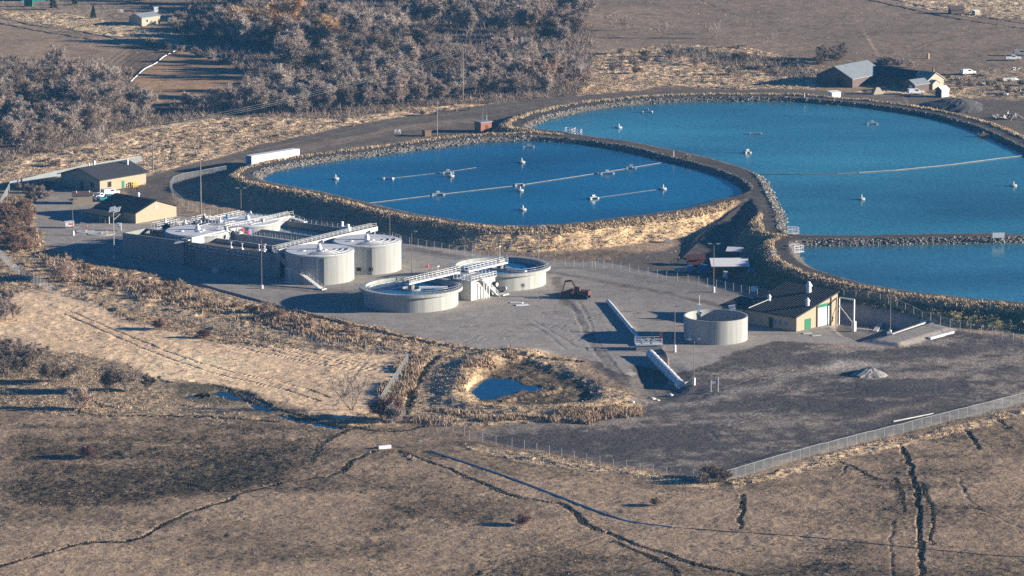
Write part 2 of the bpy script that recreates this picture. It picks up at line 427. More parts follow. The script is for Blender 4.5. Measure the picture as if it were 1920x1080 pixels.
# photo places of the dark clod bands
for px, c, q in (([(-30,772),(120,788),(330,772),(520,785),(690,800),(640,835),(600,850),(640,870),(560,905),(420,935),(300,955),(150,960),(-30,960)], (.115,.088,.06), .85),
              ([(330,860),(480,840),(610,820),(610,840),(560,890),(420,920),(290,930)], (.075,.066,.042), .7),
              ([(640,1000),(700,900),(900,915),(1030,950),(980,990),(800,1000),(700,1040)], (.10,.078,.055), .7), ([(900,1000),(1100,1000),(1300,1070),(1000,1085),(850,1085)], (.13,.10,.07), .6), ([(1400,960),(1640,930),(1920,940),(1920,1000),(1700,1000),(1500,1010)], (.13,.10,.072), .5),
              ([(1440,1060),(1500,1010),(1620,1000),(1680,1030),(1650,1080),(1450,1090)], (.07,.06,.045), .6),
              ([(1560,900),(1650,860),(1780,870),(1880,860),(1920,900),(1800,930),(1650,940)], (.08,.066,.05), .6)):
    p = W2(px); i = inside(WX, WY, p); d, _ = dpoly(WX, WY, p, True, 12)
    a = np.where(i, sstep(0, 9, d), 0)*min(1, q*1.15)*sstep(.22, .50, nst*.45+n3*.35+n2*.2); speck[:] = speck+a*.7
    for k in range(3): C[:, k] = C[:, k]*(1-a)+c[k]*a
    rough += a*.10
far_f = (.24, .185, .138)
paint([(1000,-60),(2000,-60),(2000,135),(1750,140),(1550,122),(1250,88),(1100,95)], far_f, 7, .07, .03, .45, 2.6)
paint([(1640,-60),(2000,-60),(2000,44),(1820,30),(1700,10)], (.56,.45,.31), 5, .25, .4, .9, 2.6)
paint([(-60,40),(60,52),(230,83),(430,110),(450,160),(290,195),(100,150),(-60,140)], (.27,.205,.145), 7, .05, .02, .35, 2.6)
paint([(245,156),(275,128),(340,92),(440,125),(450,160),(340,190),(290,195)], (.34,.23,.14), 7, .04, .03, .3, 2.6)
paint([(150,-60),(560,-60),(520,20),(300,60),(60,45),(-60,30),(-60,-60)], (.26,.205,.155), 0, .15, .05, .7, 2.6)
paint([(0,20),(120,25),(320,62),(300,78),(150,60),(0,30)], (.55,.44,.30), 5, .25, .4, .8, 2.6)
paint([(240,84),(300,81),(338,91),(300,112),(264,138),(246,150),(232,118)], (.15,.115,.085), 7, .1, .02, .5)
forest = [(-60,110),(100,112),(220,120),(250,160),(290,195),(350,195),(450,165),(455,125),(340,80),(330,30),(400,-60),(1090,-60),(1105,60),(1112,110),(1105,150),(1080,180),(980,192),(880,197),(760,206),(640,224),(520,222),(420,222),(280,238),(150,275),(60,295),(-60,320)]
paint(forest, (.14,.11,.088), 6, .3, .05, 1.0, 2.0)
pale = (.64,.485,.325)
paint([(-60,355),(0,315),(60,290),(150,272),(280,236),(420,220),(640,222),(760,205),(880,196),(1000,190),(1080,178),(1110,150),(1112,105),(1250,84),(1400,88),(1520,118),(1545,150),(1530,165),(1400,168),(1250,158),(1110,182),(870,205),(700,238),(560,272),(380,315),(240,345),(110,318),(0,352)], pale, 5, .27, .55, .9, 2.0)
paint([(1240,84),(1500,112),(1540,142),(1500,150),(1380,125),(1230,100)], (.10,.085,.06), 6, .4, .1, 1, 2.6)
paint([(1750,140),(1920,125),(2000,125),(2000,240),(1900,235),(1860,200),(1820,182),(1760,185),(1700,175)], (.36,.28,.20), 0, .3, .2, 1.0, 2.6)
paint([(1690,160),(1790,165),(1850,180),(1780,186),(1640,178),(1600,172)], (.50,.40,.27), 5, .3, .6, .9, 2.6)
# far service road and yard edge behind the ponds
paint([(225,352),(265,332),(380,300),(500,268),(640,238),(780,214),(900,197),(1000,186),(1120,176),(1300,166),(1500,168),(1700,176),(1830,186),(2000,190),(2000,330),(1900,262),(1800,215),(1700,198),(1500,186),(1300,184),(1150,192),(1050,207),(975,240),(900,252),(760,272),(620,292),(520,308),(440,322),(340,350),(320,378),(330,400),(250,372)], (.135,.115,.10), 2, .05, .0, .45, 2.4, 2.5)
paint([(380,318),(600,265),(780,232),(900,218),(900,228),(780,243),(600,278),(420,322)], (.20,.16,.125), 2, .05, .0, .4, 2.4)
# scrubby strip between the yard and the pale pasture
paint([(-60,380),(20,360),(70,400),(75,460),(160,490),(300,518),(450,560),(600,592),(760,628),(960,655),(900,680),(770,668),(560,655),(400,642),(250,602),(110,552),(-60,560)], (.40,.305,.20), 5, .30, .45, 1.0)
paint([(-60,560),(60,548),(110,548),(250,602),(400,642),(560,655),(700,663),(762,664),(712,765),(640,792),(560,765),(480,742),(380,722),(290,716),(200,702),(-60,692)], pale, 5, .10, .12, .6)
paint([(-60,640),(60,650),(260,690),(270,720),(380,720),(470,742),(560,768),(650,795),(560,790),(470,790),(350,782),(200,785),(-60,770)], (.29,.225,.155), 0, .22, .22, 1.0)
paint([(762,664),(830,672),(880,655),(970,655),(1080,674),(1090,700),(1190,752),(1195,775),(1100,795),(960,800),(860,800),(720,795),(640,800),(712,765)], (.44,.335,.215), 5, .18, .32, 1.0)
mb_ = np.where(bi, sstep(0, 4, bd), 0)*np.clip(.45+.9*n3, 0, 1)
for k, c in enumerate((.062, .05, .038)): C[:, k] = C[:, k]*(1-mb_)+c*mb_
gd *= 1-.97*mb_; speck += .5*mb_
# right embankment toe and dirt lot
paint([(960,800),(1100,795),(1195,775),(1195,745),(1150,710),(1085,672),(1200,680),(1285,692),(1440,640),(1560,650),(1690,655),(1800,618),(1960,640),(1960,745),(1700,805),(1500,858),(1362,893),(1290,893),(1100,862),(960,838),(880,815)], (.092,.080,.074), 4, .07, .0, .9, 0, 2.5)
for px, c, q in (([(1190,770),(1300,740),(1450,700),(1560,665),(1660,670),(1700,690),(1620,700),(1540,705),(1400,745),(1290,775)], (.36,.32,.275), .95),
                 ([(1500,800),(1620,770),(1800,735),(1920,690),(1920,720),(1800,755),(1640,795)], (.33,.27,.21), .9),
                 ([(1650,690),(1800,660),(1920,650),(1920,670),(1800,690)], (.31,.26,.215), .9),
                 ([(1520,735),(1640,700),(1820,705),(1840,730),(1680,765),(1560,775)], (.065,.06,.06), .9)):
    p = W2(px); i = inside(WX, WY, p); d, _ = dpoly(WX, WY, p, True, 14)
    a = np.where(i, sstep(0, 9, d), 0)*q*sstep(.28, .52, nst*.55+n3*.45)
    for k in range(3): C[:, k] = C[:, k]*(1-a)+c[k]*a
lot_s = (zone == 4)*sstep(.50, .68, fbm(GX/2.6, GY-.25*GX, 11, 140, 4)*.7+n3*.3)*.75
for k, c in enumerate((.26,.22,.18)): C[:, k] = C[:, k]*(1-lot_s)+c*lot_s
# pale strips along the fences, dirt track of the lower field
paint([(1372,908),(1500,874),(1640,836),(1780,800),(1960,752),(1960,768),(1790,815),(1650,852),(1510,888),(1385,918)], (.52,.40,.26), 5, .25, .55, .9, 0, 1.5)
paint([(880,832),(960,846),(1100,872),(1250,896),(1350,908),(1340,916),(1220,903),(1080,884),(940,856),(870,840)], (.52,.41,.27), 5, .2, .45, .9, 0, 1.5)
paint([(300,722),(400,722),(480,738),(560,768),(600,795),(520,785),(430,770),(330,752)], (.13,.112,.075), 0, .08, .1, .8)
# gravel yard
grv = (.275,.25,.222)
paint([(62,362),(110,345),(250,372),(330,398),(480,418),(640,436),(800,462),(900,476),(1000,490),(1110,490),(1250,517),(1420,552),(1470,560),(1580,564),(1750,592),(1800,618),(1690,655),(1560,647),(1440,641),(1285,692),(1200,684),(1180,700),(1085,672),(1000,663),(880,650),(760,624),(600,590),(450,556),(300,512),(160,487),(80,460),(68,420)], grv, 1, .025, .0, .32, 0, 1.5, True)
paint([(1180,700),(1285,692),(1300,735),(1260,755),(1190,745)], (.13,.115,.10), 4, .09, 0, .6)
paint([(1110,490),(1240,470),(1330,430),(1420,470),(1440,520),(1420,552),(1250,517)], (.125,.11,.097), 2, .06, .02, .5)
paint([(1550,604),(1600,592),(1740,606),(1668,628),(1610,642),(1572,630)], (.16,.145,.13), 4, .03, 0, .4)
# pond embankments by distance
isfar = H0 > 1.6
inner = (dmin > -40) & (dmin < 3.0+jit*1.5)
road_b = (dmin >= 3.0+jit*1.5) & (dmin < WC+.3+jit*2) & (dmin < 60)
slope_b = (dmin >= WC+.3+jit*2) & (Z > H0+.15) & (dmin < 30) & ~rampm & ~pdd & ~pi_
fringe = np.exp(-((dmin-WC-1.2-jit*2)/1.5)**2)*(dmin < 30)*(~rampm)*(Z > H0+.3)
def setz(m, c, zid, r, g, sp):
    C[m] = c; zone[m] = zid; rough[m] = r; gd[m] = g; speck[m] = sp
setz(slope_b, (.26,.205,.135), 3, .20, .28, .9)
setz(slope_b & (GX > 30) & (GX < 125) & (GY < 1080), (.12,.12,.06), 3, .3, .4, 1.0)
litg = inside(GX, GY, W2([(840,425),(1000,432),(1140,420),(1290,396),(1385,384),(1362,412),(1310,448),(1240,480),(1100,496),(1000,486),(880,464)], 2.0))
setz(slope_b & litg, (.50,.375,.23), 3, .14, .6, 1.0)  # dry grass, with sunlight painted in as a paler gold than the shaded slope
gd = np.where(fringe > .3, np.maximum(gd, 1.6*fringe), gd)
C = np.where((fringe > .4)[:, None], np.array([.60,.47,.30])[None, :], C)
setz(inner, (.14,.125,.115), 3, .12, 0, .8); setz(road_b, (.088,.08,.075), 2, .04, 0, .5)
rb = (d < 8) & False
dramp, _ = dpoly(GX, GY, ramp, False, 12)
setz((dramp < 5+jit*2) & (dmin > 3), (.10,.09,.083), 2, .06, 0, .5)

# lines: ditches (carved), wheel tracks, channels
grn = (.085,.078,.05); soil = (.085,.068,.05); trk = (.10,.085,.07)
def line(px, wd, dep, c, q=.9, z=0.0, rg=.12, off=0.0, g=None, wob=1.0, lwk=1.0):
    global Z
    p = W2(smooth_poly(px, False, 5))
    d, t = dpoly(GX+WBX*wob, GY+WBY*wob, p, False, wd*3+4)
    if off: d = np.abs(d-off)
    w_ = wd*(.30+.65*n2)*lwk
    a = sstep(w_*1.15, w_*.45, d)
    Z = Z-dep*a+dep*.08*np.exp(-((d-w_*1.6)/(w_*.5+.1))**2)*(d < w_*4)
    a2 = a*q*.88*(.3+.7*sstep(.35, .55, n3*.6+n2*.4))
    if dep > .15: DM[:] = np.maximum(DM, a*(n3*.6+.4))
    for k in range(3): C[:, k] = C[:, k]*(1-a2)+c[k]*a2
    rough[:] = np.maximum(rough, a*rg)
    if g is not None: gd[:] = gd*(1-a)+g*a
WBX = (fbm(GX, GY, 4, 200, 2)-.5)*1.5; WBY = (fbm(GX, GY, 5, 210, 2)-.5)*2.8
DM = np.zeros(GX.shape)
DITCH = [
 ([(-20,1066),(90,1035),(170,1017),(250,1012),(300,985),(370,955),(420,940),(470,920),(530,905),(570,900),(640,888),(650,875),(670,860),(705,846)], 1.5, .8, soil),
 ([(590,865),(600,838),(620,822),(650,808),(690,797)], 1.3, .5, grn),
 ([(640,888),(690,905),(740,925)], .8, .2, grn),
 ([(300,985),(240,990),(150,1005)], .8, .3, soil),
 ([(750,846),(820,872),(880,895),(940,920),(1000,935),(1050,945),(1080,965),(1100,985),(1140,1000),(1200,1022),(1250,1040),(1310,1058),(1420,1085)], 1.6, .9, soil),
 ([(1140,1002),(1080,1025),(1000,1045),(930,1060),(870,1082)], .8, .3, grn),
 ([(1150,1012),(1200,1037),(1255,1062),(1275,1085)], 1.2, .6, soil),
 ([(1250,1045),(1180,1062),(1100,1082)], .9, .3, grn),
 ([(1388,928),(1390,960),(1387,992)], 1.1, .8, soil),
 ([(1688,838),(1705,870),(1716,920),(1722,960),(1726,1010),(1730,1090)], 1.3, 1.1, soil),
 ([(1679,898),(1690,930),(1696,962)], .8, .5, soil), ([(1676,975),(1671,1010),(1675,1085)], .8, .35, soil),
 ([(1724,905),(1741,945),(1751,972),(1747,1022)], .8, .5, soil),
 ([(1580,866),(1612,885),(1652,900)], .9, .5, soil), ([(1586,876),(1582,892)], .7, .4, soil),
 ([(1810,805),(1825,826),(1836,842)], 1.2, .8, soil), ([(1873,785),(1892,803)], 1.0, .6, soil),
 ([(1798,898),(1815,938),(1870,970),(1930,995)], .8, .35, soil),
 ([(1640,965),(1680,980),(1690,972)], .6, .2, soil), ([(1765,822),(1790,810)], .7, .3, soil),
 ([(818,668),(792,700),(772,738),(757,775)], 2.6, 1.2, (.06,.045,.035)),
 ([(265,712),(330,718),(400,722),(470,748),(560,778),(640,797),(720,808),(800,800)], 1.6, .7, (.05,.05,.03)),
 ([(120,768),(200,780),(350,781),(470,787),(520,790)], 1.0, .5, soil),
 ([(-20,688),(100,692),(200,698),(270,706)], 1.4, .5, soil),
 ([(700,935),(760,960),(830,975),(870,990)], 2.0, .1, (.09,.075,.05)),
 ([(460,820),(560,812),(640,800)], .8, .15, grn),
 ([(165,748),(190,765)], .8, .5, soil),
 ([(285,300),(300,285),(318,265)], .8, .5, soil), ([(316,300),(322,278),(334,262)], .8, .5, soil),
 ([(1060,106),(1120,116),(1200,132),(1280,152)], 2.2, .4, (.09,.075,.06)),
 ([(1300,-5),(1370,25),(1440,40),(1500,48)], 1.2, .3, (.10,.085,.06)),
 ([(1690,95),(1780,70),(1930,55)], 2.0, .15, (.12,.10,.075)),
]
for px, wd, dep, c in DITCH: line(px, wd, dep*.34, c, .85, lwk=.6)
for a, b in (([(130,585),(220,622),(330,666),(430,696),(540,720),(620,745)], .45), ([(120,590),(215,631),(325,676),(425,706),(530,730),(600,752)], .45)):
    line(a, b, .22, (.16,.12,.08), .75, 0, .1, 0, .05, .4)
for off in (0, 8, 16, 25): line([(400+off*2,640-off),(520,668-off),(640,690-off*.7),(740,700-off*.4)], .4, .2, (.24,.18,.11), .5, 0, .1)
for a in ([(-20,30),(60,48),(160,62),(240,78),(330,92),(420,108)], [(-20,40),(60,57),(150,71),(235,86),(330,100)], [(1590,-8),(1700,16),(1800,37),(1940,58)], [(1600,-16),(1710,8),(1810,28),(1940,48)]):
    line(a, 1.4, .3, (.11,.095,.08), .85, 2.6)
for a, wd in (([(232,447),(180,462),(165,475),(200,492),(300,512),(400,527),(520,542),(640,548)], 2.2), ([(770,466),(840,478),(900,490),(960,503),(1060,515),(1150,532),(1260,553),(1340,572),(1420,592)], 3.0),
              ([(1062,565),(1085,590),(1100,620),(1118,650),(1150,690),(1180,725)], 1.6), ([(1040,520),(1050,545),(1060,570)], 2.4)):
    line(a, wd, .05, (.125,.105,.088), .85, 0, .05)
for a in ([(1085,565),(1105,600),(1120,640),(1165,700)], [(1070,570),(1090,610),(1105,645),(1140,690)], [(1000,600),(1040,625),(1080,650)], [(990,605),(1030,630),(1060,655)], [(930,560),(990,565),(1050,550)],
          [(1300,745),(1400,725),(1500,690)], [(1560,655),(1640,668),(1760,662)], [(1200,760),(1330,735),(1440,700)], [(1330,810),(1345,825),(1360,832)], [(1352,808),(1375,818),(1390,830)]):
    line(a, .55, .07, (.17,.155,.14), .7, 0, .04, 0, None, .4)
line([(240,908),(400,886),(520,862),(640,844),(760,836),(880,832)], 4.5, .04, (.13,.10,.08), .85, rg=.03)
line([(300,515),(430,550),(560,586),(700,620),(830,648),(960,666),(1085,678)], 1.5, .9, (.10,.08,.06), .8, wob=.4)  # carved drop at the yard edge; its shadow line painted in dark too
for o_ in (0, 7, 13): line([(400,312-o_),(600,270-o_),(780,236-o_),(900,221-o_),(1010,200-o_*.6)], .7, .05, (.24,.20,.16) if o_ != 7 else (.10,.085,.075), .7, 0, .04, 0, None, .5)
for k in range(1, 8): line([(245-9*k,154-3*k),(272-9*k,129-3*k),(305-9*k,108-3*k),(337-9*k,92-2*k)], .5, .08, (.09,.07,.055), .6, rg=.05, wob=.2)
# wheel marks on the gravel and the lot, branching rills and worn patches on the fields
rr = np.random.RandomState(77)
for k in range(26):
    x = rr.uniform(900, 1150) if k < 12 else rr.uniform(1250, 1850); y = rr.uniform(575, 660) if k < 12 else rr.uniform(690, 800)
    L = rr.uniform(50, 130); dy = rr.uniform(-22, 22); bow = rr.uniform(-14, 14)
    line([(x-L/2,y-dy/2),(x,y+bow),(x+L/2,y+dy/2)], .45, .05, (.19,.175,.16) if rr.rand() < .5 else (.09,.08,.072), .6, rg=.03, off=.9)
for k in range(46):
    x = rr.uniform(0, 1920); y = rr.uniform(860, 1075)
    if y < 920 and 880 < x < 1500: continue
    pts = [(x, y)]
    for j in range(4): pts.append((pts[-1][0]+rr.uniform(12, 45)*(1 if rr.rand() < .7 else -1), pts[-1][1]+rr.uniform(-9, 9)))
    line(pts, rr.uniform(.25, .6), rr.uniform(.03, .12), (.11,.085,.062) if rr.rand() < .7 else (.36,.28,.20), rr.uniform(.4, .8), rg=.12)
blot = sstep(.56, .70, fbm(GX, GY, 5, 400, 4))*((zone == 0) | (zone == 7))*.45
for k, c in enumerate((.13,.10,.072)): C[:, k] = C[:, k]*(1-blot)+c*blot
lite = sstep(.56, .72, fbm(GX/2.2, GY, 13, 420, 4))*(zone == 0)*.5
for k, c in enumerate((.34,.26,.185)): C[:, k] = C[:, k]*(1-lite)+c*lite
MARSH = [W2(smooth_poly(px)) for px in ([(385,735),(430,733),(480,745),(520,762),(505,770),(460,757),(410,748)], [(520,778),(600,792),(640,798),(640,803),(590,797),(530,785)], [(340,742),(370,740),(385,746),(360,750)])]
marsh_m = np.zeros(GX.shape, bool)
for mp_ in MARSH: marsh_m |= inside(WX, WY, mp_)
Z = np.where(marsh_m, np.minimum(Z, -.30+(n3-.5)*.45), Z)
# small-scale relief
relief = ((fbm(GX, GY, 1.7, 300, 2)-.5)*1.7+(fbm(GX, GY, 5, 310, 2)-.5)*1.2)
Z = Z+rough*relief*1.0*(~inp)*(~marsh_m)
clump = sstep(.52, .68, fbm(GX, GY, 3.2, 320, 3))
Z = Z+np.where((zone == 5) | ((zone == 3) & slope_b), clump*rough*.9, 0)
# colour mottling that belongs to the soil and sward
mot = .72+.56*n1; mot2 = 1+(n2-.5)*.35*speck+(n3-.5)*.5*speck
WARM = np.where(((zone == 1) | (zone == 4))[:, None], np.array([1.20, 1.17, 1.12])[None, :], np.array([1.24, 1.17, 1.06])[None, :])
C = np.clip(C*(mot*mot2)[:, None]*WARM, .01, .85)

def ground_z(x, y):
    j = math.log(max(y, 691)/690)/math.log(1800/690)*(NY-1); i = (x/(HW*y)+1)/2*(NX-1)
    j = min(max(j, 0), NY-1.001); i = min(max(i, 0), NX-1.001); j0, i0 = int(j), int(i); fj, fi = j-j0, i-i0
    g = lambda a, b: float(Z[a*NX+b])
    return (g(j0, i0)*(1-fi)+g(j0, i0+1)*fi)*(1-fj)+(g(j0+1, i0)*(1-fi)+g(j0+1, i0+1)*fi)*fj
def on(px, py, dz=0.0):
    """point of the terrain seen at a photo pixel"""
    z = 0.0
    for _ in range(8): q = at(px, py, z); z = .5*z+.5*ground_z(q.x, q.y)
    q = at(px, py, z); q.z = ground_z(q.x, q.y)+dz; return q

def ground_mat():
    m, n, l, b = nodes('soil gravel and sward')
    a = n.new('ShaderNodeAttribute'); a.attribute_name = 'albedo'
    s = n.new('ShaderNodeAttribute'); s.attribute_name = 'speck'
    tc = n.new('ShaderNodeTexCoord')
    def noise(sc, det, mapx=None):
        q = n.new('ShaderNodeTexNoise'); q.inputs['Scale'].default_value = sc; q.inputs['Detail'].default_value = det
        q.inputs['Roughness'].default_value = .7
        if mapx:
            mp = n.new('ShaderNodeMapping'); mp.inputs['Scale'].default_value = mapx; l.new(tc.outputs['Object'], mp.inputs[0]); l.new(mp.outputs[0], q.inputs['Vector'])
        else: l.new(tc.outputs['Object'], q.inputs['Vector'])
        return q
    f = noise(1.3, 5, (1, .6, 1)); g = noise(.22, 4)
    mr = n.new('ShaderNodeMapRange'); mr.inputs[1].default_value = .32; mr.inputs[2].default_value = .68
    mr.inputs[3].default_value = -1; mr.inputs[4].default_value = 1; l.new(f.outputs[0], mr.inputs[0])
    mu = n.new('ShaderNodeMath'); mu.operation = 'MULTIPLY'; l.new(mr.outputs[0], mu.inputs[0]); l.new(s.outputs['Fac'], mu.inputs[1])
    m1 = n.new('ShaderNodeMath'); m1.operation = 'MULTIPLY_ADD'; m1.inputs[1].default_value = .55; m1.inputs[2].default_value = 1; l.new(mu.outputs[0], m1.inputs[0])
    mg = n.new('ShaderNodeMapRange'); mg.inputs[1].default_value = .3; mg.inputs[2].default_value = .7; mg.inputs[3].default_value = .82; mg.inputs[4].default_value = 1.18
    l.new(g.outputs[0], mg.inputs[0])
    m2 = n.new('ShaderNodeMath'); m2.operation = 'MULTIPLY'; l.new(m1.outputs[0], m2.inputs[0]); l.new(mg.outputs[0], m2.inputs[1])
    mx = n.new('ShaderNodeMix'); mx.data_type = 'RGBA'; mx.blend_type = 'MULTIPLY'; mx.inputs[0].default_value = 1
    l.new(a.outputs['Color'], mx.inputs[6]); l.new(m2.outputs[0], mx.inputs[7])
    l.new(mx.outputs[2], b.inputs['Base Color']); b.inputs['Roughness'].default_value = .95; b.inputs['Specular IOR Level'].default_value = .08
    bp = n.new('ShaderNodeBump'); bp.inputs['Distance'].default_value = .22
    st = n.new('ShaderNodeMath'); st.operation = 'MULTIPLY'; st.inputs[1].default_value = .8; l.new(s.outputs['Fac'], st.inputs[0])
    l.new(st.outputs[0], bp.inputs['Strength']); l.new(f.outputs[0], bp.inputs['Height']); l.new(bp.outputs[0], b.inputs['Normal'])
    return m
GM = ground_mat()
V = np.stack([GX, GY, Z], 1)
ii = (np.arange(NY-1)[:, None]*NX+np.arange(NX-1)[None, :]).ravel()
FQ = np.stack([ii, ii+1, ii+NX+1, ii+NX], 1)
fz = zone[ii].copy()
# vertex normals of the whole sheet, kept on every piece so that the seams between pieces do not show
Zg = Z.reshape(NY, NX); Xg = GX.reshape(NY, NX); Yg = GY.reshape(NY, NX)
du = np.stack([np.gradient(Xg, axis=1), np.gradient(Yg, axis=1), np.gradient(Zg, axis=1)], -1)
dv = np.stack([np.gradient(Xg, axis=0), np.gradient(Yg, axis=0), np.gradient(Zg, axis=0)], -1)
NRM = np.cross(du, dv).reshape(-1, 3); NRM /= np.linalg.norm(NRM, axis=1)[:, None]
for zid, nm in enumerate(NZ):
    fs = FQ[fz == zid]
    if not len(fs): continue
    used = np.unique(fs); rm = np.zeros(len(V), np.int64); rm[used] = np.arange(len(used))
    me = mesh_np(nm, V[used], rm[fs], 4, {'albedo': ('FLOAT_COLOR', np.concatenate([C[used], np.ones((len(used), 1))], 1)), 'speck': ('FLOAT', speck[used])})
    me.polygons.foreach_set('use_smooth', np.ones(len(fs), bool))
    me.normals_split_custom_set_from_vertices(NRM[used].tolist())
    me.materials.append(GM)
    o = link(bpy.data.objects.new(nm, me)); tag(o, kind='structure')
# the land beyond the modelled area, to the horizon (a frame round the sheet)
k = 7000; hy0, hy1 = 690, 1800; x0, x1 = HW*hy0, HW*hy1
fr = MB().add([(-x0,hy0,-.3),(x0,hy0,-.3),(x1,hy1,2.3),(-x1,hy1,2.3),(-k,-2000,-.3),(k,-2000,-.3),(k,k,2.3),(-k,k,2.3)],
              [(0,4,5,1),(1,5,6,2),(2,6,7,3),(3,7,4,0)])
fme = mesh_np('plain', np.array(fr.v), np.array(fr.f), 4, {'albedo': ('FLOAT_COLOR', np.tile([.2,.16,.115,1.], (8, 1))), 'speck': ('FLOAT', np.full(8, .6))})
fme.materials.append(GM); tag(link(bpy.data.objects.new('plain', fme)), kind='structure')

# ---------------------------------------------------------------- water sheets
def water(name, outline, z, m):
    me = bpy.data.meshes.new(name); me.from_pydata([(p[0], p[1], z) for p in outline], [], [tuple(range(len(outline)))])
    me.materials.append(M[m]); tag(link(bpy.data.objects.new(name, me)), kind='structure')
def grow(P, g):
    c = P.mean(0); n = len(P); o = []
    a = sum(P[i][0]*P[(i+1) % n][1]-P[(i+1) % n][0]*P[i][1] for i in range(n)); s = 1 if a > 0 else -1
    for i in range(n):
        t = P[(i+1) % n]-P[i-1]; t = t/(np.hypot(*t)+1e-9); o.append(P[i]+np.array([t[1], -t[0]])*g*s)
    return np.array(o)
for P, zw, m in zip(PONDS, ZW, ('water1', 'water2', 'water3')): water('pond_water', grow(P, .5), zw, m)
water('pond_water', grow(POND4, .6), ZW[3], 'marsh')
for mp_ in MARSH: water('marsh_water', grow(mp_, 3.0), -.22, 'marsh')

# ---------------------------------------------------------------- riprap and stones
def rocks(nm, spots, sizes, m):
    ico = np.array([(0,0,1),(.894,0,.447),(.276,.851,.447),(-.724,.526,.447),(-.724,-.526,.447),(.276,-.851,.447),(.724,.526,-.447),(-.276,.851,-.447),(-.894,0,-.447),(-.276,-.851,-.447),(.724,-.526,-.447),(0,0,-1)])
    tri = np.array([(0,1,2),(0,2,3),(0,3,4),(0,4,5),(0,5,1),(1,6,2),(2,7,3),(3,8,4),(4,9,5),(5,10,1),(6,7,2),(7,8,3),(8,9,4),(9,10,5),(10,6,1),(11,7,6),(11,8,7),(11,9,8),(11,10,9),(11,6,10)])
    n = len(spots); V = np.zeros((n, 12, 3)); col = np.zeros((n, 12, 4)); col[..., 3] = 1
    for i, (p, s) in enumerate(zip(spots, sizes)):
        a = RNG.rand()*6.28; v = ico*(1+(RNG.rand(12, 1)-.5)*.6)*s*np.array([1, .8+.5*RNG.rand(), .65])
        V[i, :, 0] = v[:, 0]*math.cos(a)-v[:, 1]*math.sin(a)+p[0]; V[i, :, 1] = v[:, 0]*math.sin(a)+v[:, 1]*math.cos(a)+p[1]; V[i, :, 2] = v[:, 2]+p[2]
        g = RNG.uniform(.13, .36) if RNG.rand() < .6 else RNG.uniform(.04, .10); col[i, :, :3] = np.array([g*1.04, g, g*.92])
    Fc = (tri[None]+(np.arange(n)*12)[:, None, None]).reshape(-1, 3)
    me = mesh_np(nm, V.reshape(-1, 3), Fc, 3, {'albedo': ('FLOAT_COLOR', col.reshape(-1, 4)), 'speck': ('FLOAT', np.full(n*12, .4))})
    me.materials.append(GM); return tag(link(bpy.data.objects.new(nm, me)), kind='stuff')
spots = []; sizes = []
def bank(pond, px_from, px_to, per_m, dmax=2.6, s=(.22, .62)):
    P = PONDS[pond]; n = len(P)
    def near(px):
        q = np.array(at(*px, ZW[pond])[:2]); return int(np.argmin(np.hypot(*(P-q).T)))
    i, e = near(px_from), near(px_to)
    a = sum(P[k][0]*P[(k+1) % n][1]-P[(k+1) % n][0]*P[k][1] for k in range(n)); sg = 1 if a > 0 else -1
    while i != e:
        p, q = P[i], P[(i+1) % n]; t = q-p; L = np.hypot(*t)
        nn = np.array([t[1], -t[0]])/(L+1e-9)*sg
        for _ in range(RNG.poisson(L*per_m*2.0)):
            u = RNG.rand(); dd = RNG.uniform(-.5, dmax); c = p+t*u+nn*dd
            z = max(ground_z(c[0], c[1]), ZW[pond]-.1); sz = .86*RNG.uniform(*s)*RNG.uniform(.25, .85)*(1.5 if RNG.rand() < .06 else 1)
            spots.append((c[0], c[1], z+sz*.2)); sizes.append(sz)
        i = (i+1) % n
bank(0, (492,335), (985,264), 7.5, 2.9); bank(0, (985,264), (1393,358), 5, 2.5, (.2, .5)); bank(0, (1370,372), (492,335), 1.2, 1.5, (.2, .4))
bank(1, (997,240), (1560,197), 6, 2.6); bank(1, (1560,197), (1990,325), 4.5, 2.4, (.2, .5))
bank(1, (1480,441), (1425,330), 8, 2.8, (.25, .62)); bank(1, (1425,330), (1005,245), 1.2, 1.2, (.2, .4)); bank(1, (2060,442), (1480,441), 1.5, 1.5, (.2, .4))
bank(2, (1497,472), (2060,454), 8, 2.8, (.22, .58)); bank(2, (1900,570), (1505,488), 1.0, 1.2, (.2, .4))
rocks('riprap_rocks', spots, sizes, None)

sp2 = []; sz2 = []
for k in range(420):
    x, y = RNG.uniform(0, 1920), RNG.uniform(790, 1078)
    if 860 < x < 1700 and y < 900: continue
    q = on(x, y); sp2.append((q.x, q.y, q.z)); sz2.append(RNG.uniform(.08, .26))
for k in range(160):
    q = on(RNG.uniform(0, 1000), RNG.uniform(640, 790)); sp2.append((q.x, q.y, q.z)); sz2.append(RNG.uniform(.08, .22))
rocks('field_stones', sp2, sz2, None)
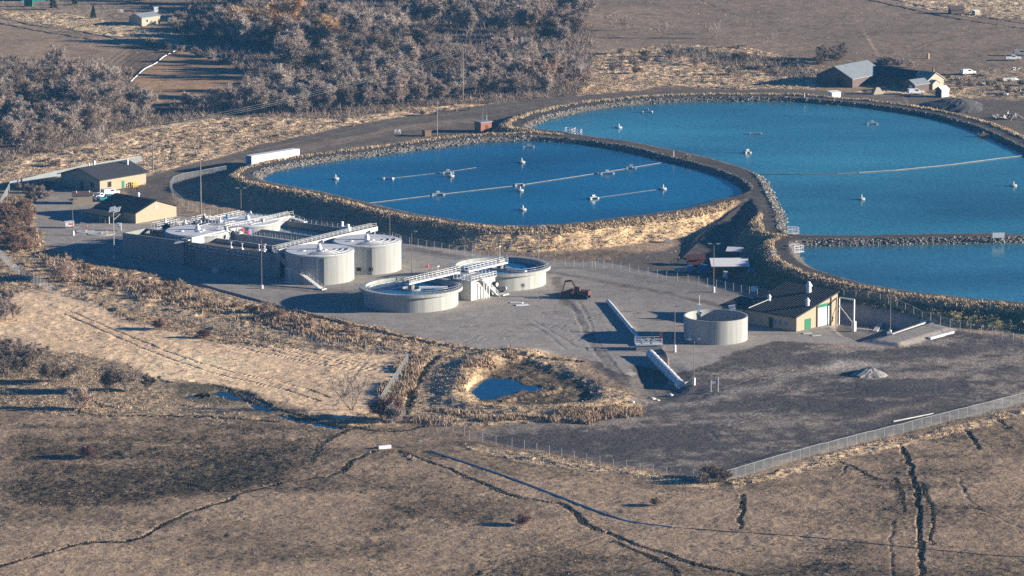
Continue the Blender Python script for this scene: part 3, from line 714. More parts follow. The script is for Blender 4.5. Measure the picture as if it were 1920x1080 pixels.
# ---------------------------------------------------------------- dry grass and weeds
def tufts(nm, weight, n, hr, wr, colfun, blades=4, lean=.35):
    j = np.arange(len(GX)); cell = (2*HW*GY/NX)*(GY*math.log(1800/690)/NY)
    wgt = weight*cell*(np.abs(GX) < .128*GY)*(GY > 760)*(GY < 1660); wgt = np.where(inp, 0, wgt)
    cs = np.cumsum(wgt); pick = np.searchsorted(cs, RNG.rand(n)*cs[-1])
    px = GX[pick]+(RNG.rand(n)-.5)*.9; py = GY[pick]+(RNG.rand(n)-.5)*1.6; pz = Z[pick]
    h = RNG.uniform(hr[0], hr[1], n)*(.7+.6*n2[pick]); wd = RNG.uniform(wr[0], wr[1], n)
    V = np.zeros((n, blades, 3, 3)); c = colfun(pick)*(.75+.5*RNG.rand(n, 1)); col = np.ones((n, blades, 3, 4))
    for b in range(blades):
        a = RNG.rand(n)*6.283; ox = np.cos(a)*wd; oy = np.sin(a)*wd
        bx = px+(RNG.rand(n)-.5)*wd*2.5; by = py+(RNG.rand(n)-.5)*wd*2.5
        hh = h*RNG.uniform(.6, 1.1, n)
        V[:, b, 0] = np.stack([bx-ox, by-oy, pz-.08], 1); V[:, b, 1] = np.stack([bx+ox, by+oy, pz-.08], 1)
        V[:, b, 2] = np.stack([bx+(RNG.rand(n)-.6)*h*lean*2, by+(RNG.rand(n)-.5)*h*lean*2, pz+hh], 1)
        col[:, b, :, :3] = c[:, None, :]
    m = n*blades
    me = mesh_np(nm, V.reshape(-1, 3), np.arange(m*3).reshape(-1, 3), 3, {'albedo': ('FLOAT_COLOR', col.reshape(-1, 4)), 'speck': ('FLOAT', np.full(m*3, .3))})
    me.materials.append(GM); return tag(link(bpy.data.objects.new(nm, me)), kind='stuff')
paleC = np.array([.44, .345, .225]); tanC = np.array([.34, .26, .175]); rustC = np.array([.28, .195, .13])
scrub = inside(GX, GY, W2([(-60,380),(20,360),(70,400),(75,460),(160,490),(300,518),(450,560),(600,592),(760,628),(960,655),(900,680),(770,668),(560,655),(400,642),(250,602),(110,552),(-60,560)]))
marshz = inside(GX, GY, W2([(762,664),(970,655),(1090,700),(1195,745),(1195,780),(1100,795),(960,800),(720,795),(712,765)]))
def gcolf(pick):
    t = np.clip((n2[pick]-.3)*2.2, 0, 1)[:, None]; c = paleC*t+tanC*(1-t)
    s = (scrub[pick] | marshz[pick])[:, None]*(.3+.7*(RNG.rand(len(pick), 1) < .5)); return c*(1-s*.8)+(tanC*.6+rustC*.4)*s*.8
mc = sstep(.40, .62, n2*.6+n3*.4)
fr_w = np.where((fringe > .3), fringe, 0)
tufts('dry_grass', np.minimum(gd, .9)*(.25+.75*mc)*(.3+.7*(rough > .1)), 95000, (.16, .50), (.06, .15), gcolf, 4, .7)
tufts('dry_grass', fr_w*(.5+.5*mc), 22000, (.4, .9), (.10, .2), lambda p: paleC*(1.0+.4*n2[p])[:, None]+0*RNG.rand(len(p), 1))
tufts('ditch_weeds', DM*(GY < 930), 14000, (.10, .38), (.12, .26), lambda p: np.array([.085, .07, .048])*(.6+.9*RNG.rand(len(p), 1)), 4, .5)
# taller rusty weeds and reeds
reed = np.zeros(GX.shape)
for px, q in (([(-40,400),(25,372),(62,385),(58,430),(70,462),(40,472),(0,470),(-40,470)], 1.0), ([(70,480),(150,500),(300,530),(330,560),(250,560),(120,520)], .35), ([(300,530),(450,575),(640,620),(740,650),(600,640),(430,600),(300,560)], .22),
              ([(700,740),(760,672),(800,668),(770,720),(735,770)], .9), ([(1040,776),(1120,772),(1195,762),(1195,780),(1110,796),(1040,794)], 1.0), ([(800,766),(900,783),(1040,788),(1040,796),(900,796)], .35), ([(760,780),(850,790),(850,800),(760,800)], .6),
              ([(850,735),(880,690),(960,660),(990,668),(905,700),(875,745)], .3)):
    reed = np.maximum(reed, inside(WX, WY, W2(px))*q)
tufts('reed_weeds', reed*sstep(.42, .6, n2*.5+n3*.5), 15000, (.5, 1.3), (.08, .2), lambda p: tanC*.55+rustC*(.55+.2*RNG.rand(len(p), 1)), 4, .25)
# low dark weeds on the fields and in the ditches
dkw = (.12+np.clip((.22-C[:, 0])/.10, 0, 1))*((zone == 0) | (zone == 7))*sstep(.38, .6, n3*.6+nst*.4)*(GY < 960)
tufts('field_weeds', dkw, 42000, (.05, .18), (.08, .2), lambda p: np.clip(C[p]*.55, .03, .2), 3, .8)
# ================================================================== TREATMENT PLANT
PA = R(-36); UX = Vector((math.cos(PA), math.sin(PA), 0)); VX = Vector((-math.sin(PA), math.cos(PA), 0))
PO = Vector((-101.3, 1094.0, 0))
def uv(u, v, z=0): return PO+UX*u+VX*v+Vector((0, 0, z))

def railing(name, pts, m='galv', parent=None, h=1.05, step=1.8, loc=None, rz=0, r=.036):
    """a guard rail: posts, top rail and knee rail as one mesh"""
    mb = MB()
    for a, b in zip(pts[:-1], pts[1:]):
        a, b = Vector(a), Vector(b); L = (b-a).length; k = max(1, round(L/step))
        for i in range(k+1):
            p = a+(b-a)*(i/k); mb.cyl(p, p+Vector((0, 0, h)), r, r, 4, False)
        for hh in (h, h*.55): mb.cyl(a+Vector((0, 0, hh)), b+Vector((0, 0, hh)), r, r, 4, False)
    return obj(name, mb, m, parent, loc, rz)

# ---- aeration basin: one long concrete structure with open channels
T = thing('aeration_basin', 'long rectangular concrete aeration basin with open channels between the four round covered tanks', 'basin', PO, PA)
U0, U1, V1, HT = 21.3, 52.5, 39.5, 6.0
mb = MB()
mb.box(0, U1, -.2, .25, 0, HT); mb.box(U0, U1, V1-.45, V1, 0, HT); mb.box(-.0, .4, .25, 20, 0, HT)
mb.box(.4, U0, 19.6, 20, 0, HT-1.2)
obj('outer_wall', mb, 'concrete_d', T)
mb = MB()
for v in (8.4, 25.4): mb.box(U0, U1, v, v+.45, .2, HT-.05)
obj('dividing_wall', mb, 'concrete', T)
mb = MB(); mb.box(U0, U1, 16.4, 17.9, .2, HT+.02); obj('central_walkway', mb, 'concrete', T)
for v0, v1, z, m in ((.25, 8.4, 5.05, 'sludge'), (8.85, 16.4, 4.2, 'tankwater'), (17.9, 25.4, 4.3, 'tankwater'), (25.85, V1-.45, 4.6, 'tankwater')):
    q = MB(); q.add([(U0,v0,z),(U1,v0,z),(U1,v1,z),(U0,v1,z)], [(0,1,2,3)])
    obj('foam' if m == 'sludge' else 'channel_water', q, m if m == 'sludge' else 'marsh', T)
# left head block: lower deck with sludge surface
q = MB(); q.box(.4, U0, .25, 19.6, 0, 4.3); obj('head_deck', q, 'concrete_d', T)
q = MB(); q.add([(3,1.0,4.45),(11,1.0,4.45),(9,6.5,4.45),(3.5,8,4.45)], [(0,1,2,3)]); obj('foam', q, 'sludge', T)
q = MB(); q.slab((.5,8.6,6.0), (5.5,8.6,5.95), (6.5,10.4,5.95), (.5,10.4,6.0), .3); obj('landing_slab', q, 'concrete_flat', T)
# bright walkway with tall parapet along the left tanks and rail walkway along the right tanks
mb = MB(); mb.box(20.3, 22.6, -.6, 43, HT+.35, HT+.65); obj('walkway_deck', mb, 'concrete_flat', T)
mb = MB()
for a, b, zb in ((.5, 14, HT-1.7), (14.6, 19, HT-1.7), (24.5, 29, HT-1.7), (29.6, 41, HT-1.9)): obj('parapet', MB().box(22.6, 22.95, a, b, zb, HT+1.15), 'concrete_flat', T)
for v in (14.1, 29.1): obj('pilaster', MB().box(22.4, 23.3, v, v+.5, HT-2.3, HT+1.9), 'concrete_flat', T)
railing('guard_rail', [(22.35,14.6,HT+1.1),(22.35,42.8,HT+.9)], 'galv_l', T); railing('guard_rail', [(20.4,14,HT+.65),(20.4,43,HT+.65)], 'galv_l', T)
mb = MB(); mb.box(50.6, 52.2, -1, 40.5, HT+.7, HT+1.0); obj('walkway_deck', mb, 'concrete_flat', T)
mb = MB(); mb.box(52.2, 52.5, -1, 40.5, HT+.2, HT+1.35); obj('parapet', mb, 'concrete_flat', T)
railing('guard_rail', [(52.4,-.8,HT+1.2),(52.4,40,HT+1.2)], 'galv_l', T, 1.1, 1.8, r=.035); railing('guard_rail', [(50.7,-.8,HT+1.0),(50.7,40,HT+1.0)], 'galv_l', T, 1.1, 1.8, r=.035)
railing('guard_rail', [(22.5,16.5,HT),(50.6,16.5,HT)], 'galv', T); railing('guard_rail', [(22.5,17.8,HT),(50.6,17.8,HT)], 'galv', T)
railing('guard_rail', [(22.5,V1-.2,HT),(50.6,V1-.2,HT)], 'galv', T)
mb = MB(); mb.bar((22.4,41.5,HT+.6), (28.5,40.4,HT+.1), 1.2, .2); obj('stair_ramp', mb, 'galv_l', T); railing('guard_rail', [(22.6,40.9,HT+.6),(28.5,39.9,HT+.1)], 'galv_l', T)
# access walkway hung on the shaded front wall
mb = MB(); mb.box(23.5, 50.5, -1.3, -.25, 4.55, 4.7)
for u in (26, 32, 38, 44, 50): mb.box(u, u+.12, -1.25, -.22, 4.0, 4.55)
obj('side_walkway', mb, 'galv', T); railing('guard_rail', [(23.5,-1.25,4.7),(50.5,-1.25,4.7),(50.5,-.3,4.7)], 'galv', T)
# small clutter belonging to the basin: gates, pipes, hand wheels
for u, v in ((40, -.1), (44.5, 1.2), (47, .2), (36.5, -.3), (45.5, 2.4)):
    g = MB(); g.box(-.5, .5, -.3, .3, 0, .35); g.cyl((.2,0,.3), (.2,0,1.5), .1); g.cyl((.2,0,1.5), (.2,0,1.6), .35, .35, 8)
    obj('sluice_gate', g, 'white', T, (u, v, HT))
for u, v in ((30, 14.9), (27.2, 16.0)):
    g = MB(); g.cyl((0,0,0), (0,0,1.0), .06); g.cyl((-.1,0,1.3), (.1,0,1.3), .55, .55, 12); obj('life_ring_stand', g, 'redpaint', T, (u, v, HT))
g = MB(); g.cyl((0,0,0), (0,0,1.6), .9, .7, 10); g.cyl((0,0,1.6), (.0,0,2.0), .4); obj('pump_housing', g, 'pump', T, (26.5, 19.2, HT-.6))
g = MB(); g.box(0, 1.6, 0, 2.2, 0, .9); g.cyl((.4,.4,.9), (.4,.4,1.9), .18); g.cyl((1.2,1.6,.9), (1.2,1.6,1.7), .18); g.cyl((.4,.4,1.8), (1.2,1.6,1.6), .15); obj('pipe_manifold', g, 'galv_l', T, (24.3, 16.2, HT-.2))
g = MB(); g.box(0, 3.2, 0, 1.1, 0, 1.1); g.box(.4, .8, .2, .9, 1.1, 2.3); g.box(2.2, 2.8, .2, .9, 1.1, 1.8); obj('gate_frame', g, 'galv_l', T, (43.2, 36.0, HT))
# pipes and buttresses on the shaded front
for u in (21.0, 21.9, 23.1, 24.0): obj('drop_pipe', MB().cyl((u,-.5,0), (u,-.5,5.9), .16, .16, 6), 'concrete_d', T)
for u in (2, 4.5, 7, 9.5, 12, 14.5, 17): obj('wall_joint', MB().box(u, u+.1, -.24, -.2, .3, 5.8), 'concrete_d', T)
g = MB(); g.slab((20.0,-3.0,5.9), (22.4,-.4,6.5), (20.8,-.4,6.6), (19.0,-.6,6.5), .25); obj('canopy_plate', g, 'concrete_flat', T)

# ---- four round covered digester tanks
def dome_tank(u, v, r, h, label, nring, vent=True, rail=None):
    t = thing('covered_tank', label, 'tank', uv(u, v), PA, 'round covered concrete tanks')
    obj('wall', MB().lathe([(r,0),(r,h-.35),(r+.14,h-.35),(r+.14,h)], 96), 'concrete', t)
    obj('cover', MB().lathe([(r+.14,h),(r-.25,h+.02),(r-.3,h+.16),(.01,h+.34)], 96), 'roofdeck', t)
    for q in range(nring):
        rr = r-1.6-1.5*q; obj('cover_rib', MB().lathe([(rr,h+.22),(rr,h+.42),(rr+.14,h+.42),(rr+.14,h+.2)], 40, (0, 0), -75, 50), 'galv', t)
    if vent:
        g = MB(); g.cyl((0,0,h+.2), (0,0,h+1.3), .75, .6, 12); g.cyl((0,0,h+1.3), (0,0,h+1.9), .3, .3, 10); g.cyl((-.1,-.1,h+1.9), (.9,.5,h+2.4), .32, .4, 10)
        obj('vent_hood', g, 'white', t)
        g = MB(); g.cyl((0,0,h+.3), (0,0,h+.7), .6, .6, 12); obj('hatch', g, 'white', t, (2.2, -.6, 0))
    for a, dr in ((-40, 3.2), (-115, 4.5)):
        g = MB(); g.cyl((0,0,h+.24), (0,0,h+.5), .55, .55, 10); obj('hatch', g, 'white', t, (dr*math.cos(R(a)), dr*math.sin(R(a)), 0))
    if rail:
        pts = [(r*math.cos(R(a)), r*math.sin(R(a)), h) for a in range(rail[0], rail[1]+1, 8)]
        railing('guard_rail', pts, 'galv', t, 1.0, 2.4, r=.03)
    for a in (-28, 10): obj('joint_strip', MB().box(-.06, .06, -.2, .03, 0, h-.4), 'concrete_d', t, ((r)*math.cos(R(a-54)), (r)*math.sin(R(a-54)), 0), R(a-54)+R(90))
    return t
t = dome_tank(61.3, 5.0, 8.8, 7.3, 'nearest round concrete tank with a flat ribbed cover, at the foot of the metal stair', 3, True, (-20, 30))
t = dome_tank(62.7, 22.8, 8.8, 7.3, 'round concrete tank with ribbed cover standing farthest right, behind the tank with the stair', 3, True, (-40, 80))
for a in (-66, -46): obj('access_plate', MB().box(-.6, .6, -.05, .05, 1.0, 1.9), 'black', t, (8.86*math.cos(R(a)), 8.86*math.sin(R(a)), 0), R(a)+R(90))
dome_tank(16.2, 10.8, 8.6, 6.7, 'round covered tank behind the tall shaded front wall, left of the white parapet', 0)
dome_tank(18.0, 29.0, 8.6, 6.8, 'farthest round covered tank, with twin white vents, below the dark pond bank', 0)
# stairs to the tank roof
T = thing('access_stair', 'grey metal stair climbing the curved side of the nearest round tank', 'staircase', uv(0, 0), PA)
g = MB(); g.bar((70.3,-5.9,.35), (60.5,-3.4,3.6), 1.2, .2)
for k in range(14):
    f = k/13; p = Vector((70.3,-5.9,.3)).lerp(Vector((60.5,-3.4,3.6)), f); g.box(p.x-.16, p.x+.16, p.y-.6, p.y+.6, p.z, p.z+.08)
obj('flight', g, 'galv_l', T); railing('handrail', [(70.3,-6.5,.35),(60.5,-4.0,3.6)], 'galv', T); railing('handrail', [(70.3,-5.3,.35),(60.5,-2.8,3.6)], 'galv', T)
g = MB(); g.bar((60.5,-3.4,3.75), (57.5,-2.6,3.75), 1.6, .2); obj('landing', g, 'galv_l', T)
g = MB(); g.bar((57.5,-2.6,3.7), (52.0,-1.3,7.0), 1.1, .2); obj('flight', g, 'galv', T); railing('handrail', [(57.5,-3.2,3.8),(52.0,-1.9,7.0)], 'galv', T)
for u in (58.2, 59.4, 60.6): obj('support_post', MB().cyl((u,-3.2,0), (u,-3.2,3.6), .22, .22, 8), 'galv_l', T)
obj('footing', MB().box(57.2, 62.0, -4.4, -2.4, 0, .4), 'concrete_flat', T); obj('footing', MB().box(69.2, 71.6, -6.9, -5.0, 0, .3), 'concrete_flat', T)
# ---- cluttered head works left of the tanks
for u, v, s, lab in ((9.5, 17.5, 1.0, 'dark screening unit with blue motor beside the left round tank'), (13.0, 22.5, .9, 'small dark pump skid behind the left round tank'), (3.0, 14.0, .8, 'blue pump on the corner of the concrete head works')):
    t = thing('pump_unit', lab, 'pump', uv(u, v, 4.3 if v < 19 else 0), PA+R(20))
    hb = 0 if v < 19 else 4.2
    if hb: obj('plinth', MB().box(-1.2*s, 1.2*s, -1*s, 1*s, 0, hb+.6), 'concrete_d', t)
    obj('casing', MB().box(-.9*s, .9*s, -.7*s, .7*s, hb+.6, hb+2.0*s+.6).cyl((0,0,hb+2*s), (0,0,hb+3.2*s), .35*s), 'black', t)
    obj('motor', MB().cyl((-.9*s,0,hb+1.2), (-2.1*s,0,hb+1.2), .5*s, .5*s, 12), 'pump', t)
T = thing('pipe_gallery', 'stacked white railings and pipe racks behind the left round tanks', 'walkway', uv(0, 0), PA)
g = MB()
g.box(3.5, 5.3, 20.4, 43, 4.9, 5.1); g.box(5.3, 14, 38, 40, 5.2, 5.4); g.box(5.3, 10, 24, 25.4, 5.0, 5.2)
for v in (21, 26, 31, 36, 42): g.box(4.2, 4.5, v, v+.3, 0, 4.9)
obj('deck', g, 'concrete_flat', T)
for pts in ([(3.6,20.5,5.1),(3.6,43,5.1)], [(5.2,20.5,5.1),(5.2,43,5.1)], [(5.4,24,5.2),(10,24,5.2)], [(5.4,25.3,5.2),(10,25.3,5.2)], [(5.4,38.1,5.4),(14,38.1,5.4)], [(5.4,39.9,5.4),(14,39.9,5.4)], [(7,42.5,4.6),(20,43.5,5.4)], [(1.2,20.5,4.7),(1.2,34,4.7)]):
    railing('guard_rail', pts, 'galv_l', T, 1.1, 1.5, r=.05)
g = MB()
for k in range(3): g.cyl((7+k*.9,20.6,3.2+k*.3), (7+k*.9,33,3.2+k*.3), .28, .28, 8)
for v in (22, 27, 32): g.box(6.6, 9.6, v, v+.2, 0, 3.9)
obj('pipe_rack', g, 'galv', T)
obj('conveyor', MB().cyl((10.5,33.5,4.6), (10.5+7.0,22.6,6.6), .45, .45, 10).box(10, 11, 33, 34, 0, 4.6), 'black', T)
for k, (u0, u1, v0, v1, z) in enumerate(((5.5,13.5,14.2,19.2,6.0), (7.0,17.5,20.6,23.6,6.4), (2.0,6.5,25,30,5.6), (8.5,13,27,31.5,6.0), (0.6,2.6,10.5,19.5,6.0))):
    obj('platform', MB().box(u0, u1, v0, v1, z-.2, z).box(u0, u0+.3, v0, v0+.3, 0, z-.2).box(u1-.3, u1, v1-.3, v1, 0, z-.2), 'concrete_flat', T)
    railing('guard_rail', [(u0,v0,z),(u1,v0,z),(u1,v1,z),(u0,v1,z),(u0,v0,z)], 'galv_l', T, 1.15, 1.2, r=.05)
for k, (u, v, z, m) in enumerate(((7.5,16,6.0,'galv_l'), (11.5,17.5,6.0,'black'), (9,22,6.4,'black'), (14,22.5,6.4,'galv_l'), (4,28,5.6,'galv_l'), (11,29,6.0,'pump'), (1.6,15,6.0,'galv_l'))):
    obj('equipment', MB().box(u-.7, u+.7, v-.6, v+.6, z, z+1.1).cyl((u,v,z+1.1), (u,v,z+1.9), .3, .25, 8).cyl((u+.5,v,z+.8), (u+1.6,v+.4,z+.8), .16, .16, 6), m, T)
obj('hopper', MB().prism([(11.0,18.9),(17.5,18.2),(15.5,21.4),(11.8,21.0)], 4.8, 6.9), 'concrete_flat', T)

# ---- clarifiers
def clarifier(cx, cy, r, h, label, ang, flip):
    t = thing('clarifier', label, 'clarifier', (cx, cy, 0), 0, 'open round clarifiers joined by a bridge')
    obj('wall', MB().lathe([(r,0),(r,h),(r-.4,h),(r-.4,.5)], 112), 'concrete', t)
    obj('rim_walkway', MB().lathe([(r,h-.75),(r+1.1,h-.7),(r+1.1,h+.05),(r,h+.05)], 112), 'concrete', t)
    obj('weir_trough', MB().lathe([(r-.75,h-1.2),(r-.75,h-.75),(r-.95,h-.75),(r-.95,h-1.2)], 112), 'concrete_flat', t)
    q = MB().lathe([(r-.4,h-1.0),(.01,h-1.0)], 96); obj('water_surface', q, 'tankwater', t)
    pts = [((r+1.0)*math.cos(R(a)), (r+1.0)*math.sin(R(a)), h) for a in range(flip-112, flip+113, 5)]
    railing('guard_rail', pts, 'galv', t, 1.1, 1.6, r=.035)
    return t
CA = Vector((-24.8, 1029.2, 0)); CB = Vector((-3.0, 1056.5, 0)); CRAD = 11.6; CH = 4.5
clarifier(CA.x, CA.y, CRAD, CH, 'nearer round open clarifier full of dark blue water, left end of the bridge', 50, -62)
clarifier(CB.x, CB.y, CRAD, CH, 'farther round open clarifier, its far wall deep in shade, right end of the bridge', 230, -62)
dAB = (CB-CA).normalized(); ang = math.atan2(dAB.y, dAB.x); LAB = (CB-CA).length
T = thing('clarifier_bridge', 'white railed walkway bridge in two offset halves joining the middles of the open clarifiers', 'bridge', (CA.x, CA.y, 0), ang)
for x0, x1, yc in ((-1.2, 18.5, .3), (20.6, LAB+1.2, -.8)):
    obj('deck', MB().box(x0, x1, yc-.75, yc+.75, CH+.45, CH+.85), 'galv_l', T)
    for y in (yc-.75, yc+.75): railing('guard_rail', [(x0,y,CH+.85),(x1,y,CH+.85)], 'galv_l', T, 1.1, 1.5, r=.045)
obj('link_deck', MB().box(16.8, 22.2, -2.6, 1.0, CH+.2, CH+.42), 'galv', T)
for x in (0, LAB):
    g = MB(); g.cyl((x,0,CH-1.4), (x,0,CH+.25), .8, .8, 14); g.lathe([(2.4,CH-1.3),(2.4,CH-.5),(2.2,CH-.5),(2.2,CH-1.3)], 24, (x, 0)); g.box(x-1.1, x+1.1, -.6, .6, CH+.85, CH+1.5)
    obj('drive_column', g, 'concrete_d', T)
for x, s in ((0, 1), (LAB, -1)):
    g = MB(); p0 = Vector((x, 0, CH-.6)); a = R(-50 if s > 0 else -95)
    p1 = p0+Vector((math.cos(a)*9.0, math.sin(a)*9.0, 0)); g.cyl(p0+(p1-p0)*.22, p1, .5, .5, 10); obj('scum_trough', g, 'white', T)
obj('lamp_post', MB().cyl((LAB+1.0,.9,CH+.8), (LAB+1.0,.9,CH+4.6), .07, .05, 6).cyl((LAB+.7,.9,CH+4.55), (LAB+1.3,.9,CH+4.55), .13), 'galv_l', T)
obj('lamp_post', MB().cyl((11.8,1.2,CH+.2), (11.8,1.2,CH+3.0), .07, .06, 6).box(11.4, 12.2, 1.0, 1.4, CH+2.9, CH+3.1), 'galv_l', T)
# splitter house between the clarifiers, with its stair
T = thing('pump_house', 'small cream pump house with a green door between the two clarifiers', 'building', (-8.2, 1039.3, 0), ang)
obj('wall', MB().box(-6.3, 3.2, -2.6, 2.8, 0, CH+.3), 'concrete_flat', T)
obj('roof_deck', MB().box(-6.5, 3.5, -2.9, 3.0, CH+.3, CH+.5), 'concrete_flat', T)
railing('guard_rail', [(-6.4,2.9,CH+.5),(-6.4,-2.8,CH+.5),(3.4,-2.8,CH+.5),(3.4,2.9,CH+.5)], 'galv_l', T, 1.1, 1.2, r=.06)
obj('door', MB().box(.6, 1.8, -2.68, -2.6, .3, 2.6), 'green', T)
obj('exhaust_fan', MB().cyl((2.6,-2.6,2.9), (2.6,-3.5,2.9), .7, .7, 14), 'black', T); obj('fan_cap', MB().cyl((2.6,-3.5,2.9), (2.6,-3.75,2.9), .5, .45, 14), 'white', T)
g = MB(); g.bar((-2.6,-3.2,CH+.4), (2.6,-3.5,.3), 1.0, .25); g.box(-3.4, -2.4, -3.8, -2.7, CH+.2, CH+.42)
for k in range(12):
    f = k/11; p = Vector((-2.6,-3.2,CH+.4)).lerp(Vector((2.6,-3.5,.3)), f); g.box(p.x-.15, p.x+.15, p.y-.5, p.y+.5, p.z, p.z+.07)
obj('stair_flight', g, 'galv_l', T)
for yy in (-3.75, -2.75): railing('handrail', [(-2.6,yy+.05,CH+.4),(2.6,yy-.2,.3)], 'galv_l', T, 1.0, 1.3, r=.05)
for x in (-2.9, -1.8, -.8): obj('support_post', MB().box(x, x+.2, -3.9, -3.7, 0, CH-(x+2.9)*.8-.1), 'galv_l', T)
obj('entry_slab', MB().box(2.2, 6.0, -4.8, -2.6, 0, .3), 'concrete_flat', T)
T = thing('inlet_pipe', 'black horizontal pipe with a white end cap beside the pump house', 'pipe', (-8.2, 1039.3, 0), ang)
obj('barrel', MB().cyl((3.3,-2.0,.9), (8.4,-1.4,.8), .42, .42, 12).box(4.5, 4.9, -2.3, -1.4, 0, .6).box(7, 7.4, -2, -1.1, 0, .6), 'black', T); obj('end_cap', MB().cyl((8.4,-1.4,.8), (8.8,-1.35,.8), .5, .45, 12), 'white', T)
for k, (px, py) in enumerate(((968,568),(978,572))):
    q = on(px, py, 0); tag(obj('concrete_slab', MB().prism([(-1.6,-.6),(1.5,-.8),(1.8,.5),(-1.3,.8)], -.1, .16), 'white', None, q, R(20*k)), ('white slab lying in the shadow of the farther clarifier, the left one' if k == 0 else 'white slab lying in the shadow of the farther clarifier, the right one'), 'slab', 'white slabs by the clarifier')

# ---- thickener tank
c = at(1342, 592, 5.5); T = thing('thickener_tank', 'free standing pale concrete tank, open at the top, beside the tan pump building', 'tank', (c.x, c.y, 0))
obj('wall', MB().lathe([(7.55,0),(7.55,5.6),(7.2,5.6),(7.2,.4)], 112), 'concrete', T)
obj('floor', MB().lathe([(7.2,1.4),(.01,1.1)], 64), 'concrete_d', T)
g = MB(); g.box(-.5, .5, -.4, .4, 5.6, 6.9); g.cyl((0,0,6.9), (0,0,9.2), .07, .07, 6); g.box(-.5, .1, -.5, .5, 4.6, 5.6); obj('level_gauge', g, 'galv_l', T, (-3.6, 6.4, 0))
g = MB(); g.box(-.7, .7, -.3, .3, 5.6, 6.2); g.cyl((-.9,0,6.5), (.7,0,6.7), .4, .45, 10); g.cyl((0,0,1.5), (0,0,5.8), .15, .15, 6); obj('mixer', g, 'white', T, (4.2, 5.7, 0))

# ---- culvert pipe, gate box and outfall
def pipe_run(name, a, b, z0, z1, r, label, g=None):
    p, q = on(*a), on(*b); p.z = z0; q.z = z1
    t = thing(name, label, 'pipe', (p.x, p.y, 0)); d = q-p
    mb = MB(); mb.cyl((0,0,z0), (d.x,d.y,z1), r, r, 16); obj('barrel', mb, 'white', t, smooth=False)
    k = 9
    for i in range(k):
        f = (i+.5)/k; c = Vector((0,0,z0)).lerp(Vector((d.x,d.y,z1)), f); u = d.normalized()*.14; obj('pipe_collar', MB().cyl(c-u, c+u, r*1.08, r*1.08, 16), 'concrete_flat', t)
    return t
pipe_run('culvert_pipe', (1140,567), (1209,650), .25, .35, .5, 'long white culvert pipe half buried in the gravel yard, above the gate box')
pipe_run('culvert_pipe', (1219,668), (1276,727), .55, -.25, 1.05, 'thick white outfall pipe sloping down below the gate box')
c = on(1216, 655); T = thing('gate_box', 'concrete gate chamber with rails joining the two white culvert pipes', 'chamber', (c.x, c.y, 0), R(4))
obj('chamber', MB().box(-3.0, 3.0, -1.5, 1.8, -2.5, 1.3), 'concrete_d', T); obj('deck', MB().box(-3.2, 3.2, -1.7, 2.0, 1.3, 1.5), 'galv_l', T)
railing('guard_rail', [(-3.1,1.9,1.5),(-3.1,-1.6,1.5),(3.1,-1.6,1.5),(3.1,1.9,1.5),(-3.1,1.9,1.5)], 'galv_l', T, 1.1, 1.5, r=.06)
obj('gate_stem', MB().cyl((0,0,1.5), (0,0,2.6), .1).cyl((-.6,0,2.6), (.6,0,2.6), .09).box(-1.6, -.8, .3, .9, 1.5, 2.2).box(1.0, 1.5, .3, .9, 1.5, 2.3), 'galv', T)
obj('control_panel', MB().box(2.6, 3.3, .4, .7, 1.5, 4.0), 'rust', T)
T = thing('hose_pipe', 'dark curved drain pipe beside the outfall pipe', 'pipe', on(1240, 655))
pts = [on(*p, .25)-Vector(T.location) for p in ((1240,657),(1248,664),(1252,674),(1252,688))]; obj('barrel', MB().tube(pts, .24, 8), 'darkpole', T)
c = on(1270, 722); T = thing('outfall_box', 'concrete outfall headwall at the low end of the white pipe', 'headwall', (c.x, c.y, c.z+.1), R(-35))
obj('headwall', MB().box(-1.9, 1.7, -1.2, -.7, -1.2, .7).box(-1.9, -1.5, -.7, 2.0, -1.2, .6).box(1.3, 1.7, -.7, 2.0, -1.2, .6), 'concrete_d', T)
obj('apron', MB().box(-2.2, 2.0, -2.6, -1.2, -1.3, -.1), 'concrete_d', T)
for k, (px, py, s, lab) in enumerate(((1222,748,1.0,'white boulder left of the outfall hollow'), (1256,742,.9,'flat white block below the outfall headwall'), (1184,754,.8,'white boulder on the edge of the marsh reeds'), (1232,750,.6,'small pale boulder between the outfall and the reeds'))):
    q = on(px, py); mb = MB()
    ico = [(0,0,1),(.89,0,.45),(.28,.85,.45),(-.72,.53,.45),(-.72,-.53,.45),(.28,-.85,.45),(.72,.53,-.4),(-.28,.85,-.4),(-.9,0,-.4),(-.28,-.85,-.4),(.72,-.53,-.4)]
    random.seed(k); vs = [(x*s*random.uniform(.8,1.3)*1.2, y*s*random.uniform(.8,1.2), z*s*random.uniform(.6,1)*.8) for x, y, z in ico]
    mb.add(vs, [(0,1,2),(0,2,3),(0,3,4),(0,4,5),(0,5,1),(1,6,2),(2,7,3),(3,8,4),(4,9,5),(5,10,1),(6,7,2),(7,8,3),(8,9,4),(9,10,5),(10,6,1)])
    tag(obj('boulder', mb, 'concrete_flat', None, q), lab, 'boulder', 'pale boulders by the outfall')
# signboard on two legs
q = on(1340, 735); T = thing('frame_sign', 'small panel hung between two white legs on the dark lot', 'sign', q, R(5))
for x in (-.8, .8): obj('leg', MB().box(x-.12, x+.12, -.12, .12, 0, 2.6 if x < 0 else 3.3), 'white', T)
obj('panel', MB().box(-1.0, .68, -.06, .06, 1.9, 2.5), 'galv', T)
